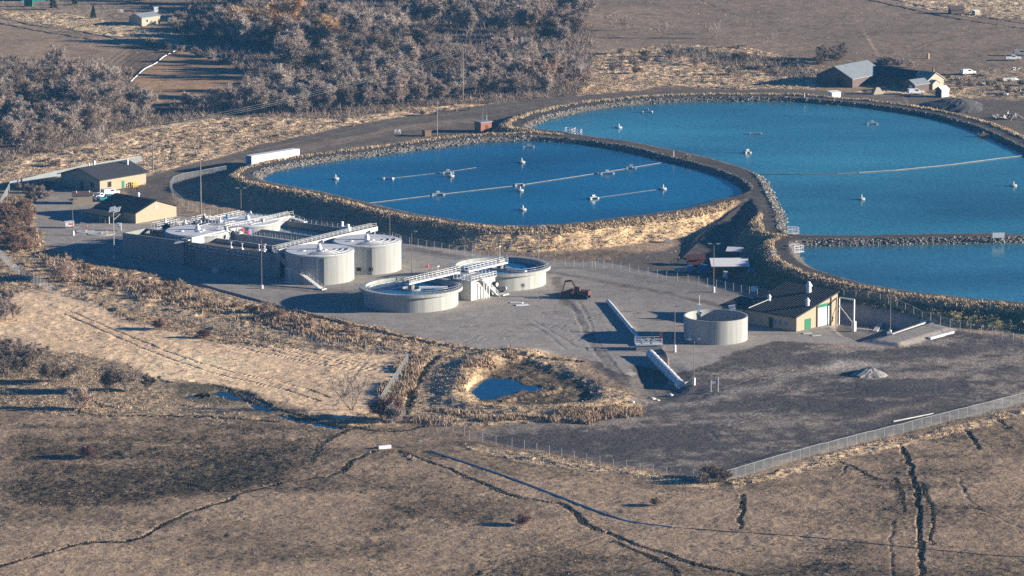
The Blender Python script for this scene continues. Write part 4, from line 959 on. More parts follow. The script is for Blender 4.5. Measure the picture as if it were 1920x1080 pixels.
# ================================================================== BUILDINGS
def gable_house(name, label, c, rz, L, W, he, hr, wall, roof, over=.7, cat='building', group=None, z=None):
    """local x along the ridge, origin at the middle of the base"""
    t = thing(name, label, cat, (c[0], c[1], ground_z(c[0], c[1])-.05 if z is None else z), rz, group)
    l, w_ = L/2, W/2
    mb = MB(); mb.add([(-l,-w_,-.6),(l,-w_,-.6),(l,w_,-.6),(-l,w_,-.6),(-l,-w_,he),(l,-w_,he),(l,w_,he),(-l,w_,he),(-l,0,hr),(l,0,hr)],
        [(0,1,5,4),(1,2,6,9,5),(2,3,7,6),(3,0,4,8,7),(4,5,9,8),(6,7,8,9)])
    obj('wall', mb, wall, t)
    sl = (hr-he)/w_; o = over; zt = .22
    mb = MB()
    mb.slab((-l-o,-w_-o,he-sl*o+zt), (l+o,-w_-o,he-sl*o+zt), (l+o,0,hr+zt), (-l-o,0,hr+zt), .2)
    mb.slab((-l-o,0,hr+zt), (l+o,0,hr+zt), (l+o,w_+o,he-sl*o+zt), (-l-o,w_+o,he-sl*o+zt), .2)
    obj('roof', mb, roof, t)
    return t
def opening(t, name, m, x0, x1, z0, z1, face, at_, frame=None):
    """a door or window panel on a wall: face 'y' (fixed y) or 'x' (fixed x), pushed out 4 cm"""
    s = 1 if at_ > 0 else -1
    def bx(a0, a1, b0, b1, d):
        mb = MB()
        if face == 'y': mb.box(a0, a1, min(at_, at_+s*d), max(at_, at_+s*d), b0, b1)
        else: mb.box(min(at_, at_+s*d), max(at_, at_+s*d), a0, a1, b0, b1)
        return mb
    o = obj(name, bx(x0, x1, z0, z1, .04), m, t)
    if frame:
        f = MB()
        for a0, a1, b0, b1 in ((x0-.12,x0,z0-.12,z1+.12),(x1,x1+.12,z0-.12,z1+.12),(x0,x1,z1,z1+.12),(x0,x1,z0-.12,z0)):
            q = bx(a0, a1, b0, b1, .08); f.add(q.v, q.f)
        obj('frame', f, frame, o)
    return o
# office
T = gable_house('office_building', 'tan office building with a dark gable roof, a green door and white roof vents', (-116.8, 1203.6), R(48.5), 18, 16.2, 3.7, 6.1, 'tan', 'shingle', .8)
opening(T, 'window', 'glass', -5.9, -4.7, 1.2, 2.6, 'y', -8.1, 'brown'); opening(T, 'door', 'green', -.6, .5, 0, 2.3, 'y', -8.1)
opening(T, 'door', 'black', -1.2, 0, 0, 2.4, 'x', -9); opening(T, 'window', 'glass', -5.6, -4.3, 1.2, 2.4, 'x', -9, 'brown')
for x, y, s in ((-4.5, 1.2, .7), (-2.6, 1.0, 1.0), (7.0, -2.6, 1.0)):
    g = MB(); zb = 6.1-abs(y)*.296; g.cyl((0,0,zb-.3), (0,0,zb+1.1*s), .32*s, .32*s, 10); g.cyl((0,0,zb+1.1*s), (0,0,zb+1.7*s), .5*s, .2*s, 10); obj('roof_vent', g, 'white', T, (x, y, 0))
q = on(221, 352); T = thing('dumpster', 'dark open topped dumpster against the lit wall of the office', 'dumpster', q, R(48)); obj('bin', MB().add([(-1,-.7,.15),(1,-.7,.15),(1,.7,.15),(-1,.7,.15),(-1.2,-.9,1.5),(1.2,-.9,1.5),(1.2,.9,1.7),(-1.2,.9,1.7)], [(3,2,1,0),(4,5,6,7),(0,1,5,4),(1,2,6,5),(2,3,7,6),(3,0,4,7)]), 'black', T); obj('lid', MB().slab((-1.2,-.9,1.55),(0,-.9,1.55),(0,.9,1.75),(-1.2,.9,1.75),.05), 'black', T)
T = thing('gas_cage', 'yellow pipe cage at the right corner of the office', 'cage', on(252, 351), R(48))
g = MB()
for x in (-.8, 0, .8):
    for y in (-.5, .5): g.box(x-.09, x+.09, y-.09, y+.09, 0, 1.5)
for z in (.7, 1.4): g.box(-.9, .9, -.59, -.41, z, z+.15); g.box(-.9, .9, .41, .59, z, z+.15)
obj('bars', g, 'yellow', T)
# workshop with lean-to
T = gable_house('workshop_building', 'tan workshop with a dark ribbed gable roof and a lean-to, left of the concrete tanks', (-102.9, 1152.1), R(-42), 15.6, 15.2, 3.0, 5.5, 'tan', 'shingle', .6)
obj('lean_to_roof', MB().slab((-8.4,-13.2,2.2), (3.2,-13.2,2.2), (3.2,-7.7,2.85), (-8.4,-7.7,2.85), .15), 'shingle', T)
g = MB()
for x in (-8.1, -4.5, -.8, 2.9): g.box(x-.1, x+.1, -13, -12.8, 0, 2.1)
obj('lean_to_post', g, 'galv', T); railing('lean_to_rail', [(-8.1,-12.9,0),(2.9,-12.9,0)], 'galv', T, 1.4, 1.5)
g = MB(); g.cyl((0,0,4.4), (0,0,6.0), .35, .35, 10); g.cyl((0,0,6.0), (0,0,6.6), .55, .3, 10); obj('roof_vent', g, 'white', T, (-.5, 1.2, 0))
obj('wall_fan', MB().box(7.8, 7.9, -.4, .4, 3.2, 4.0), 'galv', T)
g = MB()
for k in range(16): g.slab((-8.3+k*1.06,-8.1,3.08), (-8.24+k*1.06,-8.1,3.08), (-8.24+k*1.06,0,5.78), (-8.3+k*1.06,0,5.78), .1)
obj('roof_seam', g, 'shingle', T)
# small tan shed
q = on(154, 383); T = thing('small_shed', 'little tan box shed with a flat brown roof in front of the office', 'shed', (q.x, q.y+1.6, q.z), R(8))
obj('wall', MB().box(-2.7, 2.7, -1.7, 1.7, -.3, 2.5), 'tan', T); obj('roof', MB().slab((-2.9,-1.95,2.6), (2.9,-1.95,2.6), (2.9,2.2,3.1), (-2.9,2.2,3.1), .18), 'rooffelt', T)
for x in (-1.7, 1.9): obj('roof_vent', MB().cyl((x,.8,2.8), (x,.8,3.4), .15), 'white', T)
# tan pump building with mono-pitch roof
T = thing('pump_building', 'tan pump building with a single pitch dark roof, green door and tall white roller door', 'building', (67.7, 995.0, 0), R(47))
L, W, h0, h1 = 15.5, 16.2, 3.5, 7.3
obj('wall', MB().add([(0,0,-.5),(L,0,-.5),(L,W,-.5),(0,W,-.5),(0,0,h0),(L,0,h1),(L,W,h1),(0,W,h0)], [(3,2,1,0),(4,5,6,7),(0,1,5,4),(1,2,6,5),(2,3,7,6),(3,0,4,7)]), 'tan', T)
sl = (h1-h0)/L; obj('roof', MB().slab((-.7,-.4,h0-.7*sl+.3), (L+.3,-.4,h1+.3*sl+.3), (L+.3,W+.6,h1+.3*sl+.3), (-.7,W+.6,h0-.7*sl+.3), .3), 'shingle', T)
g = MB()
for k in range(22): g.slab((-.7,-.3+k*.78,h0-.7*sl+.36), (L+.3,-.3+k*.78,h1+.3*sl+.36), (L+.3,-.24+k*.78,h1+.3*sl+.36), (-.7,-.24+k*.78,h0-.7*sl+.36), .1)
obj('roof_seam', g, 'shingle', T)
obj('annex', MB().box(-.6, 6.5, W, W+6.5, -.5, 3.3), 'tan', T); obj('annex_roof', MB().slab((-1.2,W+.6,3.5), (7,W+.6,4.6), (7,W+7,4.6), (-1.2,W+7,3.5), .2), 'shingle', T)
opening(T, 'door', 'green', 3.2, 5.2, .1, 2.4, 'y', -.001, 'green')
rd = opening(T, 'roller_door', 'white', 8.1, 12.3, .05, 4.5, 'y', -.001, 'green'); obj('lintel_band', MB().box(8.0, 12.4, -.13, -.05, 4.64, 5.3), 'green', T)
for x in (7.5, 12.75): obj('pilaster', MB().box(x, x+.35, -.25, -.001, -.4, 5.6 if x < 9 else 6.7), 'brown', T)
opening(T, 'door', 'black', 7.2, 8.5, 0, 2.4, 'x', -.001)
for y in (3.0, 4.8, 6.4): obj('meter_box', MB().box(-.25, -.001, y, y+.5, 1.2, 2.0), 'pump', T)
obj('meter_box', MB().box(13.5, 14.1, -.3, -.001, .5, 1.6), 'cream', T)
for x, y, s in ((12.6, 6.6, 1.35), (6.0, 1.6, 1.0), (5.2, 12.8, .85)):
    zb = h0+x*sl; g = MB(); g.cyl((0,0,zb), (0,0,zb+1.4*s), .5*s, .45*s, 12); g.cyl((0,0,zb+1.4*s), (0,0,zb+2.2*s), .7*s, .15*s, 12); obj('roof_vent', g, 'white', T, (x, y, 0))
obj('roof_pipe', MB().cyl((5.2,12.6,h0+5.2*sl+.7), (-.3,14.6,h0+.35), .1), 'white', T)
# white pipe gantry over the loading pit
T = thing('steel_gantry', 'white steel frame standing against the high corner of the pump building', 'frame', (78.6, 1006.0, 0), R(-40))
obj('frame', MB().box(4.3, 4.6, -.15, .15, -1.2, 6.0).box(0, 4.6, -.12, .12, 6.0, 6.3).cyl((.1,0,4.2), (4.3,0,.2), .1, .1, 6).box(0, .2, -.12, .12, -.5, 6.3), 'white', T)
obj('foot', MB().box(4.0, 4.9, -.4, .4, -1.5, .9), 'white', T)
# retaining walls of the loading pit
T = thing('retaining_wall', 'long concrete retaining wall round the shaded loading pit', 'wall', (0, 0, 0))
P = [at(1566, 574, .4), at(1739, 603, .4), at(1668, 628, .4)]
g = MB()
for a, b in zip(P[:-1], P[1:]): g.bar((a.x,a.y,.55), (b.x,b.y,.55), .55, 2.6)
obj('wall', g, 'concrete_flat', T); obj('end_block', MB().box(P[2].x-.6, P[2].x+.6, P[2].y-.6, P[2].y+.8, -1.9, 1.0), 'concrete_flat', T)
a, b = on(1742, 636), on(1786, 624); tag(obj('white_planks', MB().bar((a.x,a.y,a.z+.45), (b.x,b.y,b.z+.45), 1.0, .5), 'white'), 'pale planks lying on the edge of the gravel apron by the dark lot', 'planks')
for k, (a, b, c_) in enumerate((((1603,617),(1640,620),'left'), ((1640,622),(1652,606),'right'))):
    a, b = on(*a), on(*b); tag(obj('kerb_strip', MB().bar((a.x,a.y,a.z+.2), (b.x,b.y,b.z+.2), 1.2, .5), 'concrete_flat'), 'pale concrete kerb on the floor of the loading pit, the %s arm of the bend' % c_, 'kerb', 'kerbs in the loading pit')
for k, (px, py, lab) in enumerate(((1513,625,'pale step slab below the green door of the pump building'),(1530,629,'smaller pale slab lying right of the step slab on gravel'))):
    tag(obj('step_slab', MB().box(-1.1, 1.1, -.6, .6, -.2, .12), 'concrete_flat', None, on(px, py), R(20)), lab, 'slab', 'slabs by the pump building')
# storage sheds by the ramp
c = at(1369, 517, .1); T = thing('storage_shed', 'dark red storage shed with a long white metal roof below the pond bank', 'shed', (c.x, c.y+2.8, ground_z(c.x, c.y+2.8)), R(2))
obj('wall', MB().box(-4.3, 4.3, -2.6, 2.6, -.4, 2.6), 'redwall', T); obj('roof', MB().slab((-4.9,-3.0,2.6), (4.9,-3.0,2.6), (4.9,3.2,3.6), (-4.9,3.2,3.6), .15), 'whiteroof', T)
opening(T, 'door', 'black', 1.0, 2.8, 0, 2.2, 'y', -2.6); obj('wheel_sign', MB().lathe([(.55,0),(.55,.1),(.4,.1),(.4,0),(.55,0)], 16), 'green', T, (-.6, -2.72, 1.7)).rotation_euler.x = R(90)
c = at(1377, 478, 1.4); T = thing('tilted_shelter', 'small shelter with a tilted white sheet roof behind the dark red shed', 'shelter', (c.x, c.y, ground_z(c.x, c.y)), R(-14))
g = MB()
for x in (-1.7, 1.7):
    for y in (-.8, .8): g.box(x-.1, x+.1, y-.1, y+.1, -.5, 1.9+y*.3)
obj('post', g, 'redwall', T); obj('roof', MB().slab((-2.1,-1.3,1.75), (2.1,-1.3,1.75), (2.1,1.3,2.5), (-2.1,1.3,2.5), .12), 'whiteroof', T); obj('back_wall', MB().box(-1.7, 1.7, .75, .85, -.4, 1.9), 'redwall', T)
c = at(1305, 497, .3); T = thing('brown_shed', 'low shed under a rusty brown roof, left of the white roofed one', 'shed', (c.x, c.y+1.8, ground_z(c.x, c.y+1.8)), R(4))
obj('wall', MB().box(-2.1, 2.1, -1.4, 1.4, -.4, 1.7), 'redwall', T); obj('roof', MB().slab((-2.5,-1.8,1.7), (2.5,-1.8,1.9), (2.5,1.8,2.6), (-2.5,1.8,2.4), .14), 'rust', T)
T = thing('pallet_stack', 'pale green and yellow crates stacked left of the dark red shed', 'crates', on(1284, 509), R(5))
for x, m, h in ((-2.0, 'galv', 1.0), (-.5, 'cream', .9), (1.2, 'pump', 1.5)): obj('crate', MB().box(x-.7, x+.7, -.8, .8, 0, h), m, T)
T = thing('tarp_heap', 'blue tarpaulin heap beside the dark red shed', 'heap', on(1321, 509), R(0)); obj('cover', MB().add([(-1.5,-1.2,0),(1.5,-1.2,0),(1.6,1.2,0),(-1.4,1.2,0),(-.9,-.3,1.9),(1.0,-.2,1.4),(.9,.7,1.5),(-1,.7,2.0)], [(4,5,6,7),(0,1,5,4),(1,2,6,5),(2,3,7,6),(3,0,4,7)]), 'bluetarp', T); obj('ballast', MB().box(-1.9, -1.3, -1.4, -.9, 0, .4).box(1.4, 1.9, -1.3, -.9, 0, .35), 'galv', T)
T = thing('white_tank', 'white plastic tank on a frame in front of the dark red shed', 'tank', on(1360, 521)); obj('body', MB().cyl((0,0,.4), (0,0,1.7), .6, .6, 12), 'white', T); obj('frame', MB().box(-.7, .7, -.7, .7, 0, .4), 'galv', T)
T = thing('blue_drum', 'blue drum lying in shade right of the dark red shed', 'drum', on(1409, 512), R(20)); obj('body', MB().cyl((-.8,0,.6), (.8,0,.6), .6, .6, 14), 'bluetarp', T); obj('band', MB().cyl((-.3,0,.6), (-.2,0,.6), .63, .63, 14).cyl((.3,0,.6), (.4,0,.6), .63, .63, 14), 'galv', T)
# brick instrument hut on the far bank
q = on(902, 249); T = thing('brick_hut', 'square red brick hut with a flat grey roof at the meeting of the banks', 'hut', (q.x+.6, q.y+2.6, q.z), R(35))
obj('wall', MB().box(-2.0, 2.0, -1.7, 1.7, -.5, 3.0), 'redbrick', T); obj('roof', MB().box(-2.2, 2.2, -1.9, 1.9, 3.0, 3.25), 'metalroof', T)
opening(T, 'door', 'rust', -.3, .7, 0, 2.2, 'y', -1.7); opening(T, 'window', 'cream', -.4, .2, 1.4, 2.2, 'x', -2.0)
obj('aerial', MB().cyl((.3,.6,3.2), (.3,.6,7.2), .05, .03, 5), 'galv', T); obj('chimney', MB().cyl((1.9,.9,2.6), (1.9,.9,4.9), .16, .16, 8), 'cream', T)
q = on(800, 256); T = thing('brown_cabinet', 'small brown timber cabinet on the dirt road left of the brick hut', 'cabinet', (q.x, q.y+1, q.z), R(30)); obj('body', MB().box(-1.1, 1.1, -.9, .9, 0, 1.7), 'brown', T); obj('lid', MB().box(-1.25, 1.25, -1.05, 1.05, 1.7, 1.95), 'brown', T)
for k, px in enumerate((743, 749)):
    T = thing('trestle', 'white trestle barricade on the dirt road, the %s of the pair' % ('left' if k == 0 else 'right'), 'barricade', on(px, 250), R(10), 'white trestles on the road')
    obj('leg', MB().cyl((-.5,0,0), (-.1,0,1.2), .1).cyl((.3,0,0), (-.1,0,1.2), .1), 'white', T); obj('board', MB().box(-.6, .5, -.08, .08, .8, 1.1), 'white', T)
# mobile home, far left
c = at(265, 50, 2.5); T = gable_house('white_cabin', 'small white cabin with a pale metal roof beyond the upper left field', (c.x+3.1-2.4, c.y+3.5+2.2, 0), R(49), 9.2, 6.6, 2.9, 4.1, 'cream', 'metalroof', .2, 'cabin')
opening(T, 'window', 'glass', -2.4, -1.5, 1.2, 2.3, 'y', -3.3, 'white')
T = thing('white_cupboard', 'white square box standing behind the white cabin', 'box', on(292, 23), R(20)); obj('body', MB().box(-.8, .8, -.8, .8, 0, 1.9), 'white', T); obj('lid', MB().box(-.9, .9, -.9, .9, 1.9, 2.05), 'white', T)
for k, (px, lab) in enumerate(((221,'leftmost of three white beehive boxes'), (225,'middle one of three white beehive boxes'), (229,'rightmost of three white beehive boxes'))): tag(obj('hive_box', MB().box(-.28, .28, -.3, .3, 0, 1.0).box(-.33, .33, -.35, .35, 1.0, 1.1), 'white', None, on(px, 23)), lab+' by the cabin', 'hive', 'white boxes by the cabin')
c = on(66, 3); T = gable_house('teal_house', 'teal house cut by the top left corner of the picture', (c.x, c.y+5, 2.6), R(10), 12, 7, 2.6, 4.2, 'teal', 'metalroof', .3, 'house'); opening(T, 'window', 'glass', -2, -.6, 1.1, 2.2, 'y', -3.5, 'white')
T = thing('green_tarp_stack', 'bright green covered stack beside the teal house', 'stack', on(54, 12)); obj('cover', MB().prism([(-1.6,-1),(1.5,-1.2),(1.7,1),(-1.4,1.2)], .4, 2.6), 'green', T); obj('base', MB().box(-1.5, 1.4, -1, 1, 0, .4), 'wood', T)
# far farm
FZ = 2.6
c = at(1598, 149, 2.8+FZ); d = Vector((math.cos(R(51)), math.sin(R(51)))); n_ = Vector((-d.y, d.x))
cb = Vector((c.x, c.y))+d*9.6+n_*7.3
T = gable_house('big_barn', 'big old barn with a pale sheet metal gable roof beyond the far pond', cb, R(51), 18.6, 14.4, 2.9, 6.3, 'barn', 'metalroof', .35, 'barn', z=FZ)
opening(T, 'door', 'black', -3, -1, 0, 2.2, 'x', -9.3)
for x in (-4.0,): obj('roof_patch', MB().slab((x-.1,-7.5,2.98), (x,-7.5,2.98), (x,0,6.58), (x-.1,0,6.58), .02), 'galv', T)
c = at(1664, 162, FZ+.2); d = Vector((math.cos(R(-45)), math.sin(R(-45)))); n_ = Vector((-d.y, d.x))
cw = Vector((at(1675, 139, FZ+4.9).x, at(1675, 139, FZ+4.9).y))
cw = Vector((at(1664, 160, FZ).x, at(1664, 160, FZ).y))+n_*5.2
T = gable_house('barn_wing', 'long dark roofed wing built onto the right side of the big barn', cw, R(-45), 18, 10.4, 2.5, 5.0, 'barn', 'shingle', .35, 'barn', z=FZ)  # shade on the slope turned from the sun painted in as dark roof
opening(T, 'window', 'black', 3.5, 4.6, .8, 2.0, 'y', -5.2)
ch = cw+d*11.8+n_*1.0
T = gable_house('farm_house', 'cream gabled end house joined to the dark roofed barn wing', ch, R(-45), 6.5, 8.6, 2.7, 5.0, 'cream', 'cream', .3, 'house', z=FZ)
obj('chimney', MB().box(-.3, .3, -.3, .3, 4.6, 6.0), 'brown', T, (0.5, 2.2, 0)); opening(T, 'door', 'glass', -1, .1, 0, 2.1, 'y', -4.3, 'white')
c = at(1713, 172, FZ); T = gable_house('farm_porch', 'small brown hut with a pale gable roof in front of the farm house', (c.x+1.2, c.y+3.2), R(40), 6.5, 5.0, 2.3, 3.6, 'barn', 'metalroof', .3, 'hut', z=FZ); opening(T, 'window', 'white', -1.2, -.2, 1.0, 1.9, 'x', -3.25, 'white')
c = at(1738, 168, FZ); T = gable_house('cream_lean_to', 'low cream outbuilding at the right end of the farm house', (c.x, c.y+3), R(-40), 8, 4.2, 2.0, 2.9, 'cream', 'metalroof', .2, 'outbuilding', z=FZ); opening(T, 'door', 'black', 1.2, 2.2, 0, 1.8, 'y', -2.1)
c = at(1766, 182, FZ); T = gable_house('garden_shed', 'narrow dark shed with a white gable roof right of the farm', (c.x+.2, c.y+1.6), R(42), 3.4, 2.8, 2.3, 3.2, 'barn', 'whiteroof', .2, 'shed', z=FZ); obj('side_panel', MB().box(-1.74, 1.74, -1.46, -1.42, 0, 2.2), 'white', T)
c = at(1562, 187, FZ); T = thing('white_shed_box', 'white box shed on the far bank road below the big barn', 'shed', (c.x+.5, c.y+1.5, ground_z(c.x, c.y+1.5)), R(30)); obj('wall', MB().box(-1.7, 1.7, -1.2, 1.2, -.4, 2.2), 'white', T); obj('roof', MB().slab((-1.85,-1.35,2.3), (1.85,-1.35,2.3), (1.85,1.35,2.6), (-1.85,1.35,2.6), .1), 'whiteroof', T)
c = on(1645, 176); T = thing('stone_oven', 'pale hump of stacked boards in front of the barn wing', 'heap', c, R(25)); obj('stack', MB().add([(-2,-1,0),(2,-1,0),(2,1,0),(-2,1,0),(-.6,-.6,2.3),(.5,-.6,2.1),(.6,.7,2.0),(-.6,.7,2.2)], [(4,5,6,7),(0,1,5,4),(1,2,6,5),(2,3,7,6),(3,0,4,7)]), 'cream', T)
# mounds
def heap(name, px, py, rx, ry, h, m, label, seed, n=26):
    q = on(px, py); rs = np.random.RandomState(seed); mb = MB(); rings = 7; vs = []
    for i in range(rings):
        f = i/(rings-1)
        for k in range(n):
            a = 2*math.pi*k/n; r = (1-f)*(1+.16*math.sin(3*a+seed)+.035*rs.randn()*(f < .95)); vs.append((rx*r*math.cos(a)+rx*.12*f, ry*r*math.sin(a), h*(1-(1-f)**1.35)*(1+.04*rs.randn())-.25*(i == 0)))
    fs = [(i*n+k, i*n+(k+1) % n, (i+1)*n+(k+1) % n, (i+1)*n+k) for i in range(rings-1) for k in range(n)]
    return tag(obj(name, mb.add(vs, fs), m, None, q), label, 'heap')
heap('gravel_heap', 1628, 702, 4.2, 5.0, 1.6, 'gravelheap', 'low pale gravel heap in the middle of the dark lot', 3)
heap('soil_heap', 1788, 200, 11, 14, 2.6, 'darkheap', 'wide dark soil heap beside the far pond road', 5, 34)
heap('soil_heap', 1240, 118, 4, 6, .8, 'darkheap', 'low dark spoil heap in the pale grass behind the far bank', 8)
q = on(1072, 556); heap('rubble_heap', 1072, 553, 3.0, 4.5, 1.6, 'rust', 'reddish rubble heap beside the excavator', 6)

# ================================================================== VEHICLES
def wheel(t, x, y, r=.38, wd=.26):
    w_ = obj('wheel', MB().cyl((x,y-wd/2,r), (x,y+wd/2,r), r, r, 14), 'black', t); obj('rim', MB().cyl((x,y-wd/2-.01,r), (x,y+wd/2+.01,r), r*.55, r*.55, 10), 'galv', w_)
def pickup(label, q, rz, body, cap, group):
    t = thing('pickup_truck', label, 'truck', q, rz, group)
    obj('body', MB().prism([(-2.7,-.95),(2.6,-.95),(2.75,-.6),(2.75,.6),(2.6,.95),(-2.7,.95)], .5, 1.15), body, t)
    obj('cab', MB().add([(-.7,-.9,1.15),(1.4,-.9,1.15),(1.4,.9,1.15),(-.7,.9,1.15),(-.5,-.78,1.9),(.7,-.78,1.9),(.7,.78,1.9),(-.5,.78,1.9)], [(4,5,6,7),(0,1,5,4),(1,2,6,5),(2,3,7,6),(3,0,4,7)]), body, t)
    obj('windscreen', MB().slab((1.33,-.76,1.25), (1.33,.76,1.25), (.78,.7,1.86), (.78,-.7,1.86), .03), 'glass', t)
    for y in (-.88, .88): obj('side_window', MB().box(-.4, .7, y-.02 if y < 0 else y-.06, y+.06 if y < 0 else y+.02, 1.25, 1.75), 'glass', t)
    if cap: obj('canopy', MB().box(-2.65, -.75, -.9, .9, 1.15, 1.95), cap, t)
    else: obj('bed_rail', MB().box(-2.7, -.75, -.95, -.85, 1.15, 1.45).box(-2.7, -.75, .85, .95, 1.15, 1.45).box(-2.7, -2.6, -.85, .85, 1.15, 1.45), body, t)
    for x in (-1.75, 1.75):
        for y in (-.85, .85): wheel(t, x, y)
    for y in (-.65, .65): obj('headlight', MB().box(2.74, 2.8, y-.15, y+.15, .8, 1.0), 'galv', t)
    return t
pickup('white pickup truck parked nose out beside the little tan shed', on(186, 374), R(60), 'white', None, 'trucks parked at the office')
pickup('pickup truck with teal sides and a white canopy, behind the workshop roof', on(204, 377), R(200), 'teal', 'white', 'trucks parked at the office')
pickup('second white pickup truck, nearest the lit office wall', on(207, 366), R(40), 'white', 'white', 'trucks parked at the office')
pickup('white pickup truck parked in front of the cream farm house', on(1717, 177), R(15), 'white', 'white', 'vehicles at the farm')
pickup('white car body in the dirt yard at the upper right edge', on(1899, 113), R(10), 'white', None, 'vehicles at the farm')
pickup('pale green truck at the upper right edge, behind the white car body', on(1915, 104), R(5), 'galv', 'galv', 'vehicles at the farm')
pickup('white wrecked van among the farm scrap right of the farm', on(1815, 140), R(30), 'white', 'white', 'vehicles at the farm')
# semi trailer
A_ = at(472, 312, 2.2); B_ = at(562, 298, 2.2); d = Vector((B_.x-A_.x, B_.y-A_.y)); L = d.length
T = thing('box_trailer', 'long white box trailer parked on the dirt road by the pond corner', 'trailer', (A_.x, A_.y, ground_z((A_.x+B_.x)/2, (A_.y+B_.y)/2)), math.atan2(d.y, d.x))
obj('box', MB().box(0, L, 0, 2.6, 1.0, 3.75), 'white', T); obj('rear_door', MB().box(-.05, -.001, .1, 2.5, 1.1, 3.65), 'pump', T)
obj('chassis', MB().box(.2, L-.5, .3, 2.3, .75, 1.0), 'black', T)
for x in (1.2, 2.5):
    for y in (.25, 2.35): wheel(T, x, y, .5, .4)
obj('landing_leg', MB().box(L-3.2, L-3.0, .4, .6, 0, .8).box(L-3.2, L-3.0, 2.0, 2.2, 0, .8), 'galv', T)
# excavator
T = thing('excavator', 'rusty red tracked excavator resting on the gravel yard between the tanks', 'excavator', on(1090, 559), R(160))
for y in (-1.1, 1.1): obj('track', MB().prism([(-1.9,0),(1.9,0),(2.1,.3),(1.9,.8),(-1.9,.8),(-2.1,.3)], -.28, .28), 'black', T, (0, y, 0)).rotation_euler.x = R(90)
obj('house', MB().box(-1.7, 1.0, -1.2, 1.2, .95, 2.0), 'rust', T); obj('counterweight', MB().box(-2.2, -1.7, -1.2, 1.2, .95, 2.1), 'rust', T)
cabo = obj('cab', MB().box(.1, 1.5, .2, 1.15, 1.0, 2.9), 'rust', T); obj('cab_window', MB().box(1.5, 1.53, .3, 1.05, 1.6, 2.7).box(.3, 1.3, 1.15, 1.18, 1.7, 2.7), 'glass', cabo)
obj('boom', MB().tube([(1.0,-.3,1.6), (2.6,-.3,4.2), (4.3,-.3,3.9)], .24, 6), 'rust', T); obj('arm', MB().cyl((4.3,-.3,4.0), (5.0,-.3,1.3), .2, .16, 6), 'rust', T)
obj('bucket', MB().add([(4.6,-.8,1.3),(5.3,-.8,1.3),(5.0,-.8,.3),(4.5,-.8,.5),(4.6,.2,1.3),(5.3,.2,1.3),(5.0,.2,.3),(4.5,.2,.5)], [(0,1,2,3),(7,6,5,4),(0,4,5,1),(1,5,6,2),(2,6,7,3)]), 'rust', T)

# ================================================================== FENCES
def fence(name, label, pxs, h, infill, step=3.0, rail=True, pr=.05, z=None, postm='galv'):
    P = [on(*p) for p in pxs]; t = thing(name, label, 'fence', P[0]); o = P[0]
    pts = []
    for a, b in zip(P[:-1], P[1:]):
        L = (b.xy-a.xy).length; k = max(1, round(L/step))
        for i in range(k): q = a.lerp(b, i/k); q.z = ground_z(q.x, q.y); pts.append(q-o)
    q = P[-1].copy(); q.z = ground_z(q.x, q.y); pts.append(q-o)
    pm = MB().cyl((0,0,-.2), (0,0,h+.05), pr, pr, 5); first = None
    for p in pts[:100]:
        if first is None: first = obj('post', pm, postm, t, p)
        else: c = first.copy(); COL.objects.link(c); c.location = p
    if len(pts) > 100:
        mm = MB()
        for p in pts[100:]: mm.cyl(p+Vector((0,0,-.2)), p+Vector((0,0,h+.05)), pr, pr, 5)
        tag(obj('post', mm, postm, t), kind='stuff')
    mb = MB()
    for a, b in zip(pts[:-1], pts[1:]):
        if infill == 'chainlink': mb.add([(*a.xy,a.z),(*b.xy,b.z),(*b.xy,b.z+h),(*a.xy,a.z+h)], [(0,1,2,3)])
        elif infill == 'wires':
            n_ = int((b.xy-a.xy).length/.3)
            for j_ in range(n_): w_ = a.lerp(b, j_/n_); mb.cyl(w_, w_+Vector((0,0,h)), .017, .017, 3, False)
        else: mb.bar((*a.xy,a.z+h), (*b.xy,b.z+h), .06, h)
    obj('slat_panel' if infill.startswith('slat') else 'wire_mesh', mb, 'galv' if infill == 'wires' else infill, t)
    if rail:
        mb = MB()
        for a, b in zip(pts[:-1], pts[1:]): mb.cyl(a+Vector((0,0,h)), b+Vector((0,0,h)), .04, .04, 4, False)
        obj('top_rail', mb, 'galv', t)
    return t
fence('chain_link_fence', 'long straight chain link fence along the dark lot at lower right', [(1362,902),(1500,862),(1640,826),(1780,790),(1960,744)], 2.2, 'chainlink')
fence('chain_link_fence', 'chain link fence sagging along the front edge of the dark lot', [(862,812),(880,825),(930,834),(960,838),(1030,853),(1100,868),(1200,886),(1300,900),(1362,902)], 2.0, 'chainlink', 3.2, False)
fence('chain_link_fence', 'thin chain link fence through the scrub between pasture and yard', [(95,546),(150,560),(215,573),(300,592),(400,612),(480,630),(560,643),(660,655),(762,664)], 1.9, 'chainlink', 3.4, False)
fence('chain_link_fence', 'pale chain link fence seen almost end on along the left edge of the picture', [(-30,455),(0,484),(20,505),(45,522),(70,536),(96,549)], 2.3, 'wires', 3.0)
fence('chain_link_fence', 'straight pale chain link fence seen end on between the pale pasture and the ditch', [(713,762),(765,681)], 2.3, 'wires', 3.0)
fence('chain_link_fence', 'pale chain link fence at the far left beside the rusty reeds', [(-30,428),(0,392),(18,358)], 2.2, 'wires', 3.0)
fence('slatted_fence', 'pale slatted fence running behind the office building', [(18,352),(60,343),(110,331),(170,319),(265,304)], 1.8, 'slat', 3.0)
fence('chain_link_fence', 'curved chain link fence round the foot of the near pond bank', [(424,325),(390,331),(345,339),(325,346),(319,357),(326,371),(345,388),(370,399),(420,408),(480,415),(560,426),(640,440),(720,452),(800,466),(900,484),(1000,497),(1060,500),(1110,505)], 2.2, 'chainlink', 3.0)
fence('chain_link_fence', 'chain link fence between the gravel yard and the storage sheds', [(1116,500),(1180,510),(1250,525),(1310,534),(1360,544),(1420,557),(1462,566)], 2.2, 'chainlink', 3.2, False)
